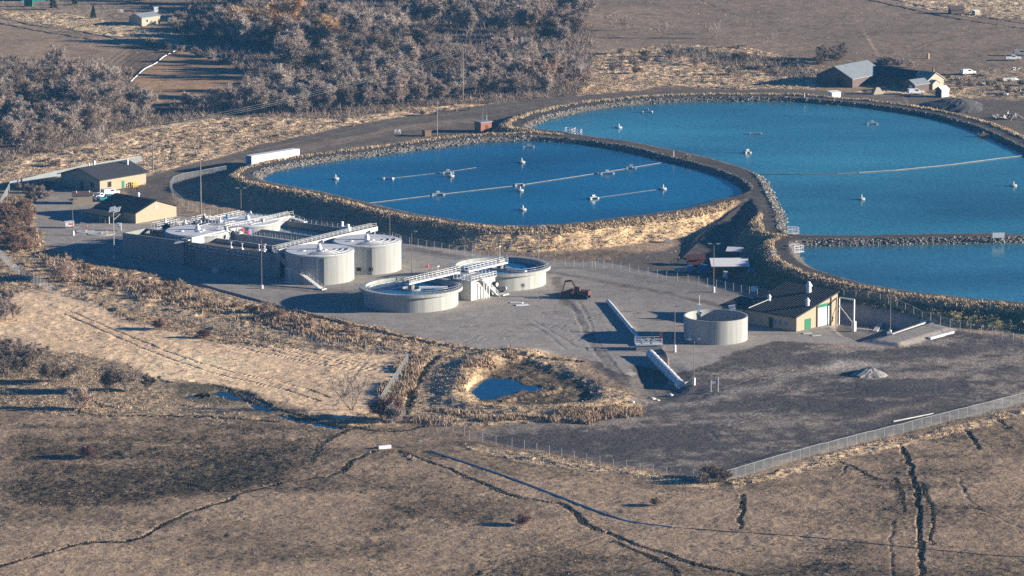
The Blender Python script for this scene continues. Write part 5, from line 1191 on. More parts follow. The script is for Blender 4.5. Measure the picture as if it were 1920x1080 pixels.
fence('chain_link_fence', 'chain link fence at the foot of the right hand pond bank', [(1582,572),(1650,585),(1745,604),(1800,620),(1860,632),(1960,652)], 2.2, 'chainlink', 3.2)
fence('chain_link_fence', 'short chain link fence at the lower end of the marsh ditch', [(735,795),(760,782),(800,790),(862,812)], 1.9, 'chainlink', 3.0, False)

# ================================================================== POLES
def light_pole(label, px, py, h, heads=1, m='darkpole', base=1.2, group='light poles of the plant', rz=0, hm='galv'):
    t = thing('light_pole', label, 'light pole', on(px, py), rz, group)
    if base: obj('base', MB().cyl((0,0,-.3), (0,0,base), .36, .36, 12), 'white', t)
    obj('pole', MB().cyl((0,0,base), (0,0,h), .085, .06, 8), m, t)
    for s in ((1,) if heads == 1 else (-1, 1)):
        a = obj('arm', MB().cyl((0,0,h-.1), (s*.9,0,h), .06), m, t); obj('lamp_head', MB().box(min(s*.6,s*1.5), max(s*.6,s*1.5), -.25, .25, h-.02, h+.2), hm, a)
    return t
for lab, px, py, h, hd, m, b in (
    ('twin headed light pole standing on the dark near pond bank', 452, 393, 6.0, 2, 'darkpole', 0),
    ('light pole in front of the shaded basin wall, at the foot of the metal stair', 491, 541, 13.0, 1, 'darkpole', .9),
    ('light pole between the round covered tanks and the nearer clarifier', 772, 519, 11.6, 1, 'darkpole', 0),
    ('light pole with white base left of the free standing tank', 1265, 660, 10.9, 1, 'darkpole', 1.7),
    ('light pole with white base on the dark lot right of the outfall', 1301, 722, 10.4, 2, 'darkpole', 1.7),
    ('twin headed light pole with white base at the storage sheds', 1338, 548, 12.2, 2, 'darkpole', 1.4),
    ('light pole rising from the end of the retaining wall', 1669, 628, 10.6, 1, 'darkpole', 1.2),
    ('thin light pole with white base in front of the tan shed', 137, 441, 9.8, 1, 'darkpole', 1.2),
    ('tall pale light pole with twin heads on the far dirt road', 820, 254, 11.0, 2, 'galv', 0),
    ('thin light pole on the lit grassy bank of the near pond', 1010, 486, 8.5, 1, 'galv', 0),
    ('thin light pole below the dark bank beside the covered tanks', 731, 455, 8.2, 1, 'darkpole', 0),
    ('short pale light pole behind the farther clarifier', 1116, 503, 2.4, 1, 'galv', 0)):
    light_pole(lab, px, py, h, hd, m, b, 'light poles of the plant')
# solar lamp pole by the basin corner
T = thing('solar_light_pole', 'pole with tilted solar panels at the left corner of the concrete basin', 'light pole', on(214, 486), R(20))
obj('base', MB().cyl((0,0,-.2), (0,0,.9), .4, .4, 12), 'concrete_flat', T); obj('pole', MB().cyl((0,0,.9), (0,0,13.2), .13, .1, 8), 'galv', T)
for x, z in ((-.3, 13.1), (1.1, 12.9)): obj('solar_panel', MB().slab((x-1.1,-.6,z-.5), (x+.3,-.9,z-.2), (x+1.1,.6,z+.8), (x-.3,.9,z+.5), .08), 'whiteroof', T)
obj('lamp_arm', MB().cyl((0,0,10.3), (1.9,.3,11.8), .12), 'galv', T)
def power_pole(label, px, py, h, cross=True):
    t = thing('power_pole', label, 'power pole', on(px, py), R(-45), 'timber power poles'); obj('pole', MB().cyl((0,0,-.5), (0,0,h), .2, .13, 8), 'wood', t)
    if cross:
        obj('crossarm', MB().box(-1.2, 1.2, -.08, .08, h-1.0, h-.84), 'wood', t)
        for x in (-1.1, 0, 1.1): obj('insulator', MB().cyl((x,0,h-.84 if x else h), (x,0,h-.6 if x else h+.25), .07), 'white', t)
    return t
pa = power_pole('timber power pole in the dry grass behind the dirt road, left end of the wires', 287, 321, 13.2)
pb = power_pole('timber power pole before the thicket, right end of the wires', 868, 187, 16.5)
power_pole('tall bare timber pole beside the workshop, in front of the dark pond bank', 377, 405, 16.0, False)
for k, x in enumerate((-1.1, 0, 1.1)):
    c_, s_ = math.cos(R(-45)), math.sin(R(-45)); a = Vector(pa.location)+Vector((x*c_, x*s_, 12.6+(0.9 if x == 0 else 0))); b = Vector(pb.location)+Vector((x*c_, x*s_, 15.9+(.9 if x == 0 else 0)))
    pts = [a.lerp(b, i/16)-Vector((0, 0, 4*2.0*(i/16)*(1-i/16))) for i in range(17)]
    tag(obj('power_wire', MB().tube(pts, .018, 4), 'rope'), 'thin power wire hung between the two timber poles, the %s of three' % ('left', 'middle', 'right')[k], 'wire', 'power wires')
# bollards and hydrants near the basin corner
for px, py, m, lab in ((200,441,'yellow','yellow bollard left of the solar panel pole'), (213,439,'yellow','yellow bollard touching the solar panel pole'), (163,432,'redpaint','short red and white hydrant on the pale pad left of the basin')):
    T = thing('bollard' if m == 'yellow' else 'hydrant', lab, 'bollard' if m == 'yellow' else 'hydrant', on(px, py)); obj('post', MB().cyl((0,0,-.2), (0,0,1.2), .14, .14, 8), m, T); obj('cap', MB().cyl((0,0,1.2), (0,0,1.35), .16, .05, 8), m if m == 'yellow' else 'white', T)
for k, (px, py, r, lab) in enumerate(((190,438,3.6,'larger round pale concrete pad left of the basin corner'), (160,434,2.6,'smaller round pale concrete pad by the hydrant'))):
    tag(obj('concrete_pad', MB().lathe([(r,-.2),(r,.10),(.4,.14),(.4,.3),(.01,.3)], 36), 'concrete_flat', None, on(px, py)), lab, 'pad', 'round pads')
T = thing('utility_cart', 'white and red covered cart parked on the gravel left of the tanks', 'cart', on(130, 427), R(15)); obj('body', MB().box(-1.2, 1.2, -.6, .6, .4, 1.5), 'white', T); obj('hood', MB().slab((-1.3,-.7,1.55), (1.3,-.7,1.7), (1.3,.7,1.9), (-1.3,.7,1.75), .12), 'white', T); obj('stripe', MB().box(-.2, 1.0, -.64, -.6, .9, 1.3), 'redpaint', T)
for x in (-.8, .8): wheel(T, x, -.5, .3, .2); wheel(T, x, .5, .3, .2)
T = thing('vent_stack', 'short white louvred stack beside the workshop corner', 'vent', on(224, 432)); obj('body', MB().box(-.5, .5, -.4, .4, 0, 1.2), 'white', T)
for z in (1.25, 1.55, 1.85): obj('louvre', MB().box(-.6, .6, -.5, .5, z, z+.14), 'white', T)
T = thing('junction_box', 'pale box standing in the shade of the long basin wall', 'box', on(405, 512), R(-36)); obj('body', MB().box(-.9, .9, -.5, .5, 0, 1.4), 'galv', T); obj('lid', MB().box(-1, 1, -.6, .6, 1.4, 1.5), 'galv', T)
T = thing('warning_sign', 'blue board on the chain link fence behind the pump building', 'sign', on(1414, 554)); obj('board', MB().box(-.8, .8, -.2, -.14, 1.1, 2.4), 'pump', T); obj('post', MB().cyl((0,-.1,0), (0,-.1,2.3), .05), 'galv', T)
T = thing('traffic_cone', 'small red cone on gravel behind the nearer clarifier', 'cone', on(802, 501)); obj('cone', MB().cyl((0,0,.05), (0,0,1.0), .35, .06, 10), 'redpaint', T); obj('foot', MB().box(-.4, .4, -.4, .4, 0, .06), 'redpaint', T)
T = thing('orange_marker', 'pale orange upright marker alone in the upper right field', 'marker', on(1740, 110)); obj('post', MB().cyl((0,0,-.2), (0,0,1.5), .5, .5, 10), 'orange', T); obj('cap', MB().cyl((0,0,1.5), (0,0,2.0), .55, .1, 10), 'orange', T)

# ================================================================== ON THE PONDS
def floater(label, px, py, z, s=.8, tilt=0, group='round floating aerators'):
    t = thing('floating_aerator', label, 'aerator', at(px, py, z), R(tilt), group)
    obj('float_ring', MB().lathe([(.01,.0),(1.0*s,-.1),(1.3*s,.1),(1.3*s,.35),(1.0*s,.5),(.01,.55)], 18), 'float', t)
    obj('motor', MB().cyl((0,0,.5*s), (0,0,1.5*s), .35*s, .3*s, 10).cyl((0,0,1.5*s), (0,0,1.85*s), .2*s, .12*s, 8), 'galv', t); return t
for px, py, z, lab in ((629,336,3.2,'white floating aerator nearest the left tip of the near pond'), (845,331,3.2,'floating aerator just below the pontoon in the near pond'), (978,305,3.2,'floating aerator farthest back in the middle of the near pond'),
    (975,358,3.2,'floating aerator next to the cable in the middle of the near pond'), (980,394,3.2,'floating aerator nearest the front bank of the near pond'), (1243,355,3.2,'floating aerator at the right end of the near pond, on a thin cable'),
    (1160,240,3.2,'floating aerator closest to the divider bank in the far pond'), (1900,349,3.2,'floating aerator at the right edge of the picture in the far pond'), (1615,374,3.2,'floating aerator alone in the front middle of the far pond')):
    floater(lab, px, py, z)
def pontoon(label, px, py, z, rz, L=2.6, hood=True, group='two float pontoon mixers'):
    t = thing('pontoon_mixer', label, 'pontoon', at(px, py, z), R(rz), group)
    for x in (-L/2, L/2): obj('float', MB().cyl((x,-.8,.15), (x,.8,.15), .32, .32, 12), 'float', t)
    obj('frame', MB().box(-L/2, L/2, -.25, .25, .45, .6), 'galv', t)
    if hood: obj('motor', MB().box(-.5, .5, -.3, .3, .75, 1.2), 'galv', t)
    return t
for px, py, z, rz, L, hood, lab in ((727,336,3.2,-15,2.8,False,'twin float pontoon at the left end of a thin cable in the near pond'), (840,325,3.2,12,2.8,True,'square pontoon mixer behind a floating aerator in the near pond'), (821,366,3.2,15,3.2,True,'pontoon mixer on the long cable, left part of the near pond'),
    (973,348,3.2,20,2.4,False,'small pontoon on the long cable in the middle of the near pond'), (1138,326,3.2,14,3.6,True,'wide pontoon mixer on the long cable, right part of the near pond'), (1183,316,3.2,8,2.6,True,'dark pontoon mixer near the right end of the long cable'),
    (1112,373,3.2,40,2.6,True,'pontoon with two white floats at the left end of the short cable'), (991,277,3.2,5,3.0,True,'pontoon mixer against the far bank of the near pond'), (1213,211,3.2,-8,3.0,True,'pontoon mixer at the back of the far pond'), (1416,252,3.2,0,3.4,False,'pair of white floats in the middle of the far pond'),
    (1401,287,3.2,30,1.6,True,'compact white pontoon below the pair of floats in the far pond'), (1635,233,3.2,8,3.0,True,'pontoon mixer at the back right of the far pond')):
    pontoon(lab, px, py, z, rz, L, hood)
def cable(name, label, pxs, z, r, m, cat='cable'):
    return tag(obj(name, MB().tube([at(*p, z) for p in pxs], r, 6), m), label, cat)
cable('mooring_cable', 'long pale cable crossing the near pond from bank to bank', [(690,381),(820,365),(975,347),(1138,322),(1240,305)], 3.3, .07, 'rope')
cable('mooring_cable', 'thin cable between two pontoons at the back of the near pond', [(735,334),(840,322),(893,314)], 3.28, .04, 'rope')
cable('mooring_cable', 'short thin cable at the right side of the near pond', [(1118,371),(1240,354)], 3.28, .04, 'rope')
cable('float_boom', 'dark left half of the floating boom across the far pond', [(1416,326),(1500,326.5),(1570,325.5),(1610,323.5)], 3.3, .09, 'darkpole', 'boom')
cable('float_boom', 'bright right half of the floating boom across the far pond', [(1610,323.5),(1680,319),(1780,309),(1880,296),(1935,290)], 3.33, .11, 'rope', 'boom')
def dock(label, px, py, rz, group='white inlet platforms'):
    t = thing('inlet_platform', label, 'platform', at(px, py, 3.4), R(rz), group)
    obj('deck', MB().box(-1.5, 1.5, -1.2, 1.2, .3, .5), 'galv_l', t); railing('guard_rail', [(-1.4,-1.1,.5),(1.4,-1.1,.5),(1.4,1.1,.5),(-1.4,1.1,.5),(-1.4,-1.1,.5)], 'white', t, 1.6, 1.4, r=.07)
    for x in (-1.3, 1.3): obj('post', MB().cyl((x,1,-.8), (x,1,.4), .12), 'galv', t)
dock('left one of two white railed platforms on the divider bank', 1069, 253, -15); dock('right one of two white railed platforms on the divider bank', 1081, 256, -15); dock('white railed platform at the corner where three banks meet', 1487, 441, 10); dock('white railed platform at the left tip of the right pond', 1494, 474, 25)
T = thing('white_board', 'white rectangular board on the bank at the right edge', 'board', at(1872, 447, 4.3), R(6)); obj('panel', MB().box(-1.6, 1.6, -.1, .1, .2, 1.5), 'white', T)
for x in (-1.3, 1.3): obj('leg', MB().cyl((x,0,-.6), (x,0,.3), .08), 'galv', T)
tag(obj('bank_box', MB().box(-.6, .6, -.5, .5, 0, 1.0).box(-.7, .7, -.6, .6, 1.0, 1.12), 'white', None, on(1450, 480)), 'small white box on the road at the edge of the right pond', 'box')
tag(obj('bank_box', MB().box(-.5, .5, -.4, .4, 0, 1.2).box(-.6, .6, -.5, .5, 1.2, 1.3), 'white', None, on(1251, 455)), 'small white box at the foot of the lit grassy bank', 'box')
for px, py, h, lab in ((1139,413,1.6,'white gauge post at the front edge of the near pond'), (677,379,1.6,'grey gauge post at the left front edge of the near pond'), (1263,295,1.8,'pale gauge post on the divider bank'), (1508,190,1.8,'white gauge post on the rocks of the far bank')):
    T = thing('gauge_post', lab, 'post', on(px, py, -.1), 0, 'gauge posts on the banks'); obj('post', MB().cyl((0,0,0), (0,0,h), .12, .1, 6), 'white', T); obj('cap', MB().box(-.16, .16, -.16, .16, h, h+.12), 'galv', T)

# ================================================================== LOOSE THINGS ON THE GROUND
def ground_pipe(name, label, pxs, r, m, cat='pipe', lift=.0):
    P = [on(*p) for p in smooth_poly(pxs, False, 3)]
    for p in P: p.z += r*(.25 if r > .17 else .6)+lift
    mb = MB().tube(P, r, 8); return tag(obj(name, mb, m), label, cat)
ground_pipe('irrigation_pipe', 'long bluish pipe laid across the lower field', [(806,846),(850,860),(910,880),(980,905),(1050,932),(1110,955),(1165,974),(1200,981),(1262,989)], .18, 'pipe')
ground_pipe('irrigation_pipe', 'thin dark hose continuing to the right from the bluish pipe', [(1262,989),(1380,998),(1500,1006),(1620,1018),(1740,1030),(1840,1040),(1950,1046)], .09, 'darkpole')
ground_pipe('irrigation_pipe', 'bent white irrigation pipe dividing the upper left fields', [(245,154),(258,141),(272,129),(292,119),(305,108),(318,101),(337,92)], .17, 'white')
ground_pipe('white_pole', 'pale pole lying on the dark lot near the long fence', [(1675,791),(1750,776)], .14, 'concrete_flat', 'pole')
ground_pipe('white_pole', 'pale log lying in grass behind the far bank', [(1357,129),(1375,124)], .3, 'cream', 'log')
q = on(721, 841); tag(obj('white_beam', MB().box(-1.4, 1.4, -.35, .35, 0, .7), 'white', None, q, R(24)), 'short white beam on the dirt track below the marsh', 'beam')
T = thing('metal_tank', 'grey metal trough half hidden in grass at the edge of the thicket', 'trough', on(1086, 130), R(10)); obj('tank', MB().box(-1.6, 1.6, -1, 1, 0, 1.9), 'galv', T); obj('rim', MB().box(-1.7, 1.7, -1.1, 1.1, 1.9, 2.0), 'galv', T)
T = thing('dark_hut', 'old dark boarded hut beside the track in the upper right corner', 'hut', on(1793, 26), R(15)); obj('wall', MB().box(-2.6, 2.6, -1.6, 1.6, -.3, 1.9), 'barn', T); obj('roof', MB().slab((-3,-2,1.95), (3,-2,1.95), (3,2,2.9), (-3,2,2.9), .15), 'barn', T)
T = thing('pale_cabin', 'little pale cabin right of the dark hut in the upper right corner', 'cabin', on(1830, 28), R(30)); obj('wall', MB().box(-1.2, 1.2, -1, 1, -.3, 1.5), 'cream', T); obj('roof', MB().slab((-1.3,-1.1,1.55), (1.3,-1.1,1.55), (1.3,1.1,1.9), (-1.3,1.1,1.9), .1), 'whiteroof', T)
T = thing('rowing_boat', 'long pale upturned boat lying among the farm scrap', 'boat', on(1893, 151), R(8)); obj('hull', MB().add([(-2.6,-.7,0),(2.0,-.8,0),(3.2,0,.3),(2.0,.8,0),(-2.6,.7,0),(-2.3,0,.9),(1.8,0,1.0)], [(0,1,6,5),(1,2,6),(2,3,6),(3,4,5,6),(4,0,5)]), 'white', T); obj('keel', MB().box(-2.2, 1.8, -.06, .06, .9, 1.08), 'galv', T)
for k, (px, py, m, s, lab) in enumerate(((1800,150,'galv',1.4,'crumpled grey sheet metal left in the farm scrap'), (1842,142,'darkheap',1.5,'dark machine wreck in the middle of the farm scrap'), (1855,158,'cream',1.8,'pale heap of branches in the middle of the farm scrap'), (1905,172,'cream',2.0,'pale timber heap at the right edge of the farm scrap'), (1885,178,'white',1.1,'white rubble heap in front of the timber heap'), (1900,222,'gravelheap',3.0,'pale rubble pile by the lower right farm track'), (1868,222,'gravelheap',1.8,'grey rubble pile left of the pale rubble pile'), (1905,130,'white',1.0,'white scrap sheet in the upper farm scrap'), (1500,150,'white',.9,'white barrel heap in the grass left of the big barn'), (768,856,'orange',.5,'orange plastic debris at the head of the field ditch'), (772,862,'cream',.6,'pale rubble below the orange debris at the ditch head'), (1137,997,'orange',.6,'orange and white debris where the field ditches cross'), (690,852,'cream',.7,'pale rubble left of the short white beam'), (800,790,'white',1.1,'pale boulder rubble by the marsh ditch fence'))):
    random.seed(60+k); mb = MB()
    for j in range(9):
        a = random.random()*6.28; L = s*random.uniform(.5, 1.4); x, y = random.uniform(-s, s), random.uniform(-s*1.3, s*1.3)
        mb.slab((x-L*.5*math.cos(a), y-L*.5*math.sin(a), .05), (x+L*.5*math.cos(a), y+L*.5*math.sin(a), s*random.uniform(.1,.6)), (x+L*.5*math.cos(a)-.3*math.sin(a), y+L*.5*math.sin(a)+.4, s*random.uniform(.2,.7)), (x-L*.4*math.cos(a), y-L*.4*math.sin(a)+.5, .3), .15)
    tag(obj('scrap_heap', mb, m, None, on(px, py)), lab, 'scrap', 'scrap and rubble heaps')
# ================================================================== VEGETATION
class Twigs:
    def __init__(s): s.v = []; s.n = 0
    def tri(s, p, q, wd, rng):
        d = q-p; a = rng.randn(3); s_ = np.cross(d, a); s_ = s_/(np.linalg.norm(s_)+1e-9)*wd
        s.v += [p-s_, p+s_, q]; s.n += 1
def bare_plant(seed, H, stems, trunk_f, spread, nlimb, nbr, ntw, tw_w, tw_l, droop=0.0):
    rng = np.random.RandomState(seed); tr = MB(); cr = MB(); tw = Twigs()
    def limb(p, d, L, r, mb, n, segs=4, up=.18, sides=5):
        pts = [p.copy()]; d = d/np.linalg.norm(d)
        for i in range(segs):
            d = d+rng.randn(3)*.16+np.array([0, 0, up]); d = d/np.linalg.norm(d); p = p+d*L/segs; pts.append(p.copy())
        for i in range(segs): mb.cyl(pts[i], pts[i+1], r*(1-.75*i/segs), r*(1-.75*(i+1)/segs), sides, False)
        return pts
    def along(pts, f):
        f = min(f*(len(pts)-1), len(pts)-1.001); i = int(f); return pts[i]+(pts[i+1]-pts[i])*(f-i), pts[i+1]-pts[i]
    for s_ in range(stems):
        a = 6.283*(s_+rng.rand()*.6)/stems; tilt = 0 if stems == 1 else spread*rng.uniform(.25, .9)
        base = np.array([math.cos(a)*.15*(stems > 1), math.sin(a)*.15*(stems > 1), -.2]); d = np.array([math.cos(a)*tilt, math.sin(a)*tilt, 1.0])
        r0 = H*.022/(1 if stems == 1 else 1.8)
        main = limb(base, d, H*(.62 if stems == 1 else rng.uniform(.5, .8)), r0, tr, 5, 5, .05, 6)
        nl = nlimb if stems == 1 else max(2, nlimb//stems+1)
        for i in range(nl):
            f = trunk_f+(1-trunk_f)*(i+rng.rand())/nl; p, dm = along(main, f)
            b = rng.rand()*6.283; d = np.array([math.cos(b), math.sin(b), rng.uniform(.25, .95)])*1.0+dm/np.linalg.norm(dm)*.35
            L = H*spread*rng.uniform(.30, .52)*(1.15-.45*f); lp = limb(p, d, L, r0*.45, tr, 4, 3, .14, 4)
            for j in range(nbr):
                q, dl = along(lp, .25+.75*(j+rng.rand())/nbr); dd = dl/np.linalg.norm(dl)+rng.randn(3)*.75+np.array([0, 0, .25-droop])
                bp = limb(q, dd, L*rng.uniform(.30, .55), r0*.16, cr, 3, 2, .10-droop, 3)
                for k in range(ntw):
                    t0, db = along(bp, rng.rand()); v = db/np.linalg.norm(db)*.7+rng.randn(3)*.75+np.array([0, 0, .25-droop*2]); v = v/np.linalg.norm(v)
                    l = tw_l*rng.uniform(.5, 1.3); t1 = t0+v*l; tw.tri(t0, t1, tw_w, rng)
                    if rng.rand() < .7: v2 = v+rng.randn(3)*.5; tw.tri(t0+v*l*.4, t0+v*l*.4+v2/np.linalg.norm(v2)*l*.7, tw_w*.8, rng)
    return tr, cr, tw
def proto_meshes(nm, *a, **k):
    tr, cr, tw = bare_plant(*a, **k)
    tm = bpy.data.meshes.new('trunk'); tm.from_pydata(tr.v, [], tr.f); tm.materials.append(M['bark'])
    o = len(cr.v); vs = cr.v+[tuple(v) for v in tw.v]; fs = cr.f+[(o+3*i, o+3*i+1, o+3*i+2) for i in range(tw.n)]
    cm = bpy.data.meshes.new('crown'); cm.from_pydata(vs, [], fs); cm.materials.append(TW['mauve'])
    return tm, cm
TREES = [proto_meshes('t', s, 10, 1, .22, .95, 12, 9, 36, .05, 1.1) for s in (1, 2, 3, 4)]+[proto_meshes('t', s, 10, 4, .2, .55, 16, 8, 32, .05, 1.05) for s in (5, 6, 7)]
ORANGE = [proto_meshes('o', s, 10, 2, .15, .75, 16, 10, 38, .045, 1.2) for s in (11, 12)]
SPARSE = [proto_meshes('p', s, 10, 3, .18, .8, 10, 7, 10, .035, 1.2) for s in (41, 42, 43)]
SHRUB = [proto_meshes('s', s, 3, 7, .05, .9, 14, 5, 16, .03, .6) for s in (21, 22, 23)]
ROUND = [proto_meshes('r', s, 3, 9, .05, 1.2, 18, 6, 20, .03, .5) for s in (31, 32)]
def put(proto, name, label, cat, px, py, H, h0, tw, group=None, wide=1.0, q=None):
    q = on(px, py) if q is None else q
    t = thing(name, label, cat, q, random.random()*6.28, group); s = H/h0; t.scale = (s*wide, s*wide, s)
    for nm, me, m in (('trunk', proto[0], None), ('crown', proto[1], tw)):
        o = bpy.data.objects.new(nm, me); link(o, t)
        if m: o.material_slots[0].link = 'OBJECT'; o.material_slots[0].material = TW[m]
    return t
random.seed(5)
def in_poly(x, y, p):
    c = False
    for i in range(len(p)):
        a, b = p[i], p[i-1]
        if (a[1] > y) != (b[1] > y) and x < (b[0]-a[0])*(y-a[1])/(b[1]-a[1])+a[0]: c = not c
    return c
WORD = {'mauve': 'mauve brown', 'grey': 'pale grey', 'dark': 'dark', 'orange': 'orange', 'pink': 'pinkish'}
def thicket(poly, n, where, H, mix, dx=26, dy=7, name='bare_tree', cat='tree'):
    got = []; tries = 0
    x0, x1 = min(p[0] for p in poly), max(p[0] for p in poly); y0, y1 = min(p[1] for p in poly), max(p[1] for p in poly)
    while len(got) < n and tries < 9000:
        tries += 1; x, y = random.uniform(x0, x1), random.uniform(y0, y1)
        if not in_poly(x, y, poly) or any(abs(x-a) < dx and abs(y-b) < dy for a, b in got): continue
        got.append((x, y)); k = random.choices([m[0] for m in mix], [m[1] for m in mix])[0]
        h = random.uniform(*H)
        put(random.choice(TREES), name, 'bare %s tree %s' % (WORD[k], where), cat, x, y, h, 10, k, 'bare %s trees %s' % (WORD[k], where), random.uniform(1.0, 1.35))
MX = [('mauve', .5), ('grey', .28), ('dark', .22)]
thicket([(-30,160),(90,140),(190,150),(225,185),(280,212),(330,217),(280,232),(160,268),(60,290),(-30,312)], 54, 'in the thicket at the far left', (6.5, 12), MX)
thicket([(-20,125),(120,122),(230,135),(255,165),(150,160),(-20,170)], 14, 'on the edge of the upper left field', (4.5, 6.5), [('mauve', .7), ('grey', .3)])
thicket([(330,209),(445,203),(485,172),(620,165),(760,150),(860,165),(870,188),(760,200),(640,216),(520,215),(420,214)], 48, 'in the thicket front along the dry grass', (7, 12), [('mauve', .5), ('grey', .42), ('dark', .08)])
thicket([(460,60),(560,40),(740,60),(800,90),(860,120),(850,160),(700,160),(520,165),(480,140)], 36, 'in the middle of the thicket', (8.5, 15), MX)
thicket([(425,15),(470,-10),(560,-10),(480,90),(455,105),(430,70)], 15, 'in the thicket right of the white cabin', (9, 15), [('mauve', .5), ('grey', .4), ('pink', .1)])
thicket([(880,130),(960,100),(1080,130),(1105,165),(1000,182),(900,188),(870,170)], 28, 'at the right end of the thicket', (7, 11), [('mauve', .6), ('grey', .3), ('pink', .1)])
thicket([(740,0),(830,-10),(1090,-10),(1090,70),(1060,95),(960,75),(860,70),(760,60)], 30, 'at the top of the thicket', (9, 15), [('mauve', .35), ('grey', .45), ('dark', .2)])
for k, (px, py, H, lab) in enumerate(((500,78,18.5,'tallest orange willow at the top of the thicket'), (470,70,13,'orange willow left of the tallest one'), (538,82,13,'orange willow right of the tallest one'), (622,92,15,'round orange willow in the middle of the thicket'), (600,98,10,'smaller orange willow left of the round one'), (1000,62,12,'pale orange tree near the top right of the thicket'))):
    put(ORANGE[k % 2], 'orange_willow', lab, 'tree', px, py, H, 10, 'orange' if k < 5 else 'pink', 'orange willows in the thicket', 1.4)
for px, py, H, k, lab in ((190,285,8.5,'grey','lone bare tree in the dry grass below the far left thicket'), (224,282,5,'pink','thin bare sapling in the dry grass right of the lone tree'), (1172,58,7.5,'mauve','bare spreading tree at the edge of the upper right field'), (1150,52,6.5,'mauve','smaller bare tree beside the spreading tree at the field edge'), (1240,72,6.5,'mauve','bare tree standing alone on the lower edge of the upper right field'),
    (1335,72,6,'mauve','thin pale bare tree right of the one standing alone at the field edge'), (1445,90,6.5,'mauve','thin pale bare tree nearest the dark bushes by the barn'), (1385,155,5,'dark','dark bush behind the far bank rocks'), (660,768,9,'grey','leafless pale tree in the pasture left of the end on fence'), (1330,64,4,'mauve','small bare bush below the thin pale tree')):
    put(SPARSE[int(px) % 3], 'bare_tree', lab, 'tree', px, py, H*1.15, 10, k, None, 1.0)
thicket([(1510,112),(1580,108),(1590,122),(1530,128)], 8, 'in the dark clump behind the big barn', (4, 6.5), [('dark', 1)], 8, 3)
thicket([(-20,668),(60,668),(90,706),(40,716),(-20,722)], 11, 'in the dark clump at the left edge below the pasture', (5, 7), [('dark', .6), ('mauve', .4)], 9, 5)
thicket([(-20,560),(24,560),(30,600),(-20,612)], 5, 'at the left edge of the pale pasture', (4, 6), [('mauve', 1)], 9, 6)
for px, py, H, lab in ((90,722,6,'dark bare tree right of the clump at the left edge'), (122,716,5.5,'low dark bare tree second from the clump at the left edge'), (203,738,7,'dark round bare tree with a thick short trunk below the pasture'), (236,735,7,'mauve bare tree touching the dark round one below the pasture'), (275,731,4.5,'small dark bare tree at the right end of the row below the pasture')):
    put(TREES[(px+3) % 7], 'bare_tree', lab, 'tree', px, py, H, 10, 'mauve' if px == 236 else 'dark', None, 1.25)
for px, py, H, k, lab in ((150,768,5,'pink','pale pinkish shrub below the row of dark trees'), (166,860,2.8,'red','dark red round shrub in the lower left field'), (978,984,2.3,'red','dark round shrub alone in the lower middle field'), (300,618,2.6,'red','dark red shrub in the pasture beside the wheel tracks'), (380,634,2.2,'red','low dark red shrub right of the first one in the pasture'), (1330,898,3.0,'dark','dark shrub at the corner where the lot fences meet'), (1318,906,2.6,'mauve','grey brown shrub left of the dark one at the fence corner'), (1352,903,3.0,'dark','dark shrub touching the fence corner'),
    (1230,948,1.6,'dark','low dark bush in the field below the lot'), (122,528,6.5,'pink','tall pinkish shrub left of the yard edge'), (108,520,5.5,'pink','pinkish shrub just left of the tall one by the yard'), (722,786,5,'red','dark red thorn bush at the foot of the end on fence'), (742,792,4.4,'mauve','mauve bush right of the dark red thorn bush'), (500,590,3.6,'pink','tall rusty shrub in the scrub strip below the yard'), (520,598,3,'rust','rusty shrub right of the tall one in the scrub strip'), (335,548,3.4,'pink','pinkish shrub at the yard edge below the long wall'),
    (105,312,2.2,'dark','dark low bush in the dry grass left of the office'), (1540,400,.8,'rust','tiny weed tuft floating in the far pond'), (840,413,1.4,'pink','pale weed clump on the front edge of the near pond'), (1290,300,1.6,'pink','pale weed clump on the divider bank'), (1842,262,2.4,'pink','pinkish weed clump on the right hand far bank'), (720,505,1.2,'rust','small rusty weed on gravel between the tanks')):
    if px in (1540, 720): continue
    put((ROUND if k in ('red', 'dark') else SHRUB)[int(px) % 2], 'shrub', lab, 'shrub', px, py, H, 3, k, None, 1.3 if k in ('red', 'dark') else 1.1)
def shrubs(poly, n, where, H, mix, dx=12, dy=4):
    got = []; tries = 0
    x0, x1 = min(p[0] for p in poly), max(p[0] for p in poly); y0, y1 = min(p[1] for p in poly), max(p[1] for p in poly)
    while len(got) < n and tries < 6000:
        tries += 1; x, y = random.uniform(x0, x1), random.uniform(y0, y1)
        if not in_poly(x, y, poly) or any(abs(x-a) < dx and abs(y-b) < dy for a, b in got): continue
        got.append((x, y)); k = random.choices([m[0] for m in mix], [m[1] for m in mix])[0]
        nm = {'rust': 'rusty', 'pink': 'pinkish', 'red': 'dark red', 'mauve': 'mauve grey', 'dark': 'dark'}[k]
        put(random.choice(SHRUB if k in ('rust', 'pink') else SHRUB+ROUND), 'shrub', '%s leafless shrub %s' % (nm, where), 'shrub', x, y, random.uniform(*H), 3, k, '%s shrubs %s' % (nm, where), random.uniform(1.0, 1.4))
shrubs([(5,400),(30,385),(58,400),(55,440),(62,470),(30,478),(0,470)], 26, 'in the rusty thicket at the left yard corner', (2.0, 4.0), [('rust', .8), ('pink', .2)], 9, 5)
shrubs([(70,490),(140,498),(300,528),(450,572),(600,606),(740,645),(640,632),(480,600),(300,565),(150,535),(90,525)], 34, 'in the scrub strip below the gravel yard', (1.0, 2.4), [('rust', .45), ('pink', .35), ('red', .2)], 16, 5)
shrubs([(20,350),(110,345),(112,360),(60,385),(35,372)], 12, 'in the dark scrub left of the office', (1.5, 3), [('dark', .6), ('mauve', .4)], 10, 4)
